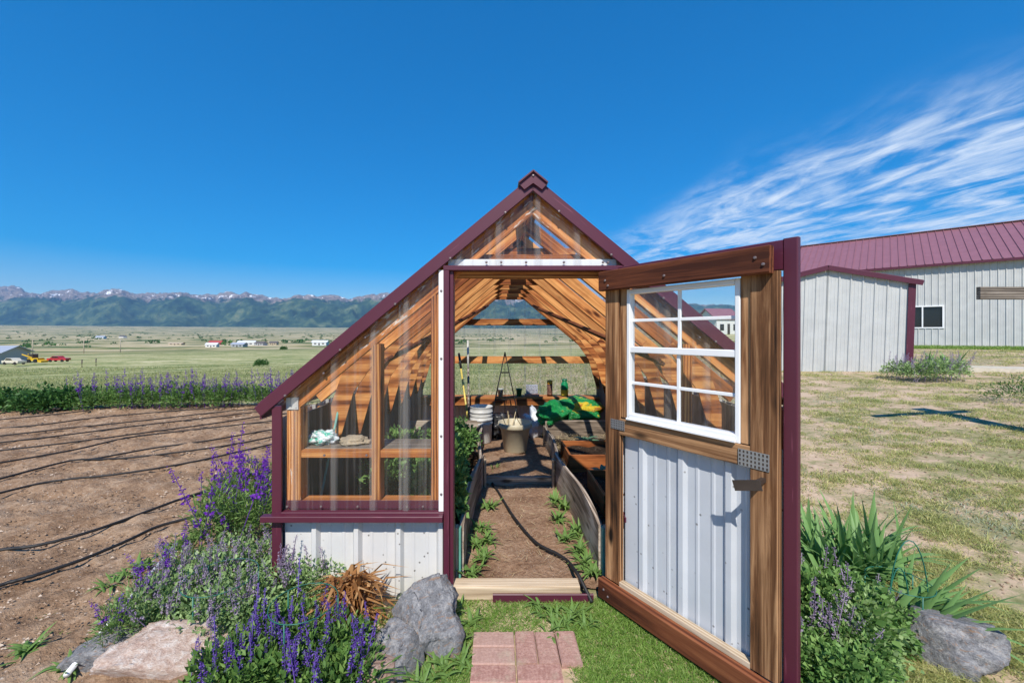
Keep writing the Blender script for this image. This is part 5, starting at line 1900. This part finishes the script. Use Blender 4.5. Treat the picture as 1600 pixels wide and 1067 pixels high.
# weedy grass in the left bed and along the greenhouse foot
n = 500
cx, cy = rng.uniform(-2.4, -0.3, n), rng.uniform(1.6, 2.4, n)
grass('bed_grass', 'grass_lawn', cx, cy, 12, np.full(n, 0.03), 0.06, 0.004, 0.5, 'short weedy grass between the flowers of the left bed')

# ------------------------------------------------------------------ valley: buildings, poles, vehicles
def far_house(px, py, d, w, dp, h, rh, yaw, wm, rm, label):
    x = (px - CX) / F * d
    return house('farm_building', (x, d), w, dp, h, rh, yaw, wm, rm, label)


far_house(-14, 560, 118, 12, 9, 2.9, 1.7, 0.15, wallg, roofg, 'low grey metal building at the left edge of the field')
far_house(332, 540, 470, 11, 8, 3, 2, 0.2, wallw, roofw, 'white farm building left of centre, nearest the red barn')
far_house(338, 534, 620, 16, 9, 3.5, 3, 0.1, wallr, plain('red_roof', (0.35, 0.07, 0.06), 0.5), 'red barn far out in the valley')
far_house(374, 538, 480, 15, 8, 3, 2, -0.1, wallg, roofg, 'grey roofed farm building right of the red barn')
far_house(386, 534, 580, 20, 9, 4, 2.2, 0.3, wallw, roofw, 'long white farm building beyond the grey roofed one')
far_house(408, 536, 560, 14, 8, 3.2, 2.2, -0.3, wallg, roofd, 'grey farmhouse with dark roof right of the long white building')
far_house(428, 537, 600, 10, 8, 3, 2, 0.1, wallt, roofd, 'tan outbuilding farthest right in the farm cluster')
far_house(501, 531, 560, 19, 10, 4.2, 2.4, 0.0, wallw, roofw, 'isolated white farm building near the greenhouse roof edge')
far_house(158, 526, 1500, 26, 14, 6, 5, 0.1, wallw, roofg, 'distant white farmstead behind the utility poles')
far_house(192, 525, 1650, 22, 14, 6, 5, -0.2, wallw, roofd, 'distant farmhouse with dark roof right of the utility poles')
far_house(276, 537, 640, 20, 8, 2.4, 1.2, 0.0, wallt, wallt, 'low tan shelter left of the red barn')
for px, d, lab in ((51, 250, 'leftmost wooden utility pole in the valley'), (131, 262, 'middle wooden utility pole in the valley'), (188, 268, 'rightmost wooden utility pole in the valley')):
    x = (px - CX) / F * d
    g = float(gz(x, d))
    t_ = thing('utility_pole', (x, d, g), lab, 'utility pole')
    pw_ = plain('pale_pole_wood', (0.42, 0.36, 0.27), 0.8)
    tubeo('pole', [(x, d, g - 1), (x, d, g + 9.2)], [0.24, 0.18], pw_, t_, 8)
    beam('cross_arm', (x - 1.1, d - 0.25, g + 8.6), (x + 1.1, d - 0.25, g + 8.6), 0.14, 0.16, pw_, t_)
for px, d, lab in ((128, 88, 'left one of two dark fence posts in the field'), (150, 95, 'right one of two dark fence posts in the field')):
    x = (px - CX) / F * d
    g = float(gz(x, d))
    o = tubeo('fence_post', [(x, d, g - 0.5), (x, d, g + 0.5), (x + 0.02, d, g + 1.25)], [0.11, 0.105, 0.10], 'dark_board', None, 8)
    tag(o, lab, 'fence post')


def vehicle(px, d, yaw, paint, label, name, cat):
    x = (px - CX) / F * d
    g = float(gz(x, d))
    v = thing(name, (x, d, g), label, cat, None, (0, 0, yaw))
    mw = world_of(v)
    body = [(-2.2, 0.45), (2.2, 0.45), (2.25, 0.95), (0.9, 1.05), (0.4, 1.55), (-0.9, 1.6), (-1.5, 1.05), (-2.25, 1.0)]
    n = len(body)
    V = [(a, -0.85, b) for a, b in body] + [(a, 0.85, b) for a, b in body]
    Fc = [tuple(range(n)), tuple(reversed(range(n, 2 * n)))] + [(i, n + i, n + (i + 1) % n, (i + 1) % n) for i in range(n)]
    mesh_obj('body', V, Fc, paint, v, mw)
    wn_ = [(0.75, 1.08), (0.35, 1.48), (-0.85, 1.52), (-1.3, 1.08)]
    for s in (-0.86, 0.86):
        mesh_obj('side_window', [(a, s, b) for a, b in wn_], [(0, 1, 2, 3)], 'dark_glass', v, mw)
    for a in (-1.4, 1.4):
        for s in (-0.8, 0.8):
            vs, fs = tube_geo([(a, s - 0.1, 0.36), (a, s + 0.1, 0.36)], 0.36, 12)
            mesh_obj('wheel', vs, fs, 'black', v, mw)


vehicle(92, 112, 0.15, plain('red_paint', (0.42, 0.03, 0.04), 0.3), 'red car parked in the field right of the grey building', 'parked_car', 'car')
vehicle(22, 98, -0.1, plain('cream_paint', (0.6, 0.55, 0.45), 0.4), 'small pale car in front of the grey metal building', 'parked_car', 'car')
# yellow loader beside the building
d = 110
x = (56 - CX) / F * d
g = float(gz(x, d))
ld = thing('yellow_loader', (x, d, g), 'yellow loader with raised bucket arm beside the grey building', 'loader')
yel = plain('yellow_paint', (0.65, 0.40, 0.02), 0.4)
boxo('chassis', x - 1.4, x + 1.4, d - 0.8, d + 0.8, g + 0.5, g + 1.2, yel, ld)
boxo('cab', x - 1.2, x - 0.1, d - 0.7, d + 0.7, g + 1.21, g + 2.3, 'dark_steel', ld)
for s in (-0.7, 0.7):
    beam('arm', (x - 0.2, d + s, g + 1.3), (x - 2.9, d + s, g + 2.2), 0.15, 0.25, yel, ld)
beam('bucket', (x + 1.3, d, g + 0.5), (x + 2.4, d, g + 0.25), 1.8, 0.5, yel, ld)
for a in (-0.9, 0.9):
    for s in (-0.9, 0.9):
        vs, fs = tube_geo([(x + a, d + s - 0.15, g + 0.5), (x + a, d + s + 0.15, g + 0.5)], 0.5, 12)
        mesh_obj('wheel', vs, fs, 'black', ld)
# scattered far shrubs and tree lines, one mass
q = Leaves()
for i in range(420):
    d = 450 * (5200 / 450) ** (rng.rand() ** 0.7)
    k = rng.uniform(-1.35, 0.1)
    if rng.rand() < 0.6:
        k = round(k * 7) / 7 + rng.normal(0, 0.03)
        d = d * 0.3 + 0.7 * (900 + 900 * (int(rng.rand() * 4)))
    s = rng.uniform(2.0, 5.0)
    n = 26
    c = np.array([k * d, d, float(gz(k * d, d))])
    p = c + rdirs(n, 0, 1) * [s * 1.4, s * 1.4, s]
    q.leaf(p, rdirs(n, -0.5, 1), rdirs(n, 0, 1), s * 0.9, s * 0.7)
tag(q.obj('valley_trees', 'leaf_dark'), 'far-off trees and shrubs dotted over the valley floor', 'trees', None, 'stuff')
# green bush in the field
for px, d, sc_, lab in ((408, 46, 1.1, 'round green bush alone in the field left of the greenhouse'), (443, 250, 3.2, 'dark bush near the farm cluster')):
    x = (px - CX) / F * d
    g = float(gz(x, d))
    t_ = thing('field_bush', (x, d, g), lab, 'bush')
    share('foliage', LIB['bush_leaf', 1], t_, Matrix.Translation((x, d, g)) @ Matrix.Scale(sc_ * 1.6, 4))

# ------------------------------------------------------------------ air
hz = NT('thin_blue_air')
hz.n.remove(hz.b)
pv_ = hz.n.new('ShaderNodeVolumePrincipled')
pv_.inputs['Color'].default_value = (0.30, 0.60, 1.0, 1)
pv_.inputs['Density'].default_value = 3.6e-5
pv_.inputs['Anisotropy'].default_value = 0.0
hz.l.new(pv_.outputs[0], hz.out.inputs['Volume'])
Bx = 17000.0
V = [(sx_ * Bx, sy_ * Bx, z) for z in (-60.0, 1750.0) for sx_, sy_ in ((-1, -1), (1, -1), (1, 1), (-1, 1))]
hb = mesh_obj('haze', V, [(3, 2, 1, 0), (4, 5, 6, 7), (0, 1, 5, 4), (1, 2, 6, 5), (2, 3, 7, 6), (3, 0, 4, 7)], hz.m)
tag(hb, 'thin blue mountain haze filling the valley', 'haze', None, 'stuff')
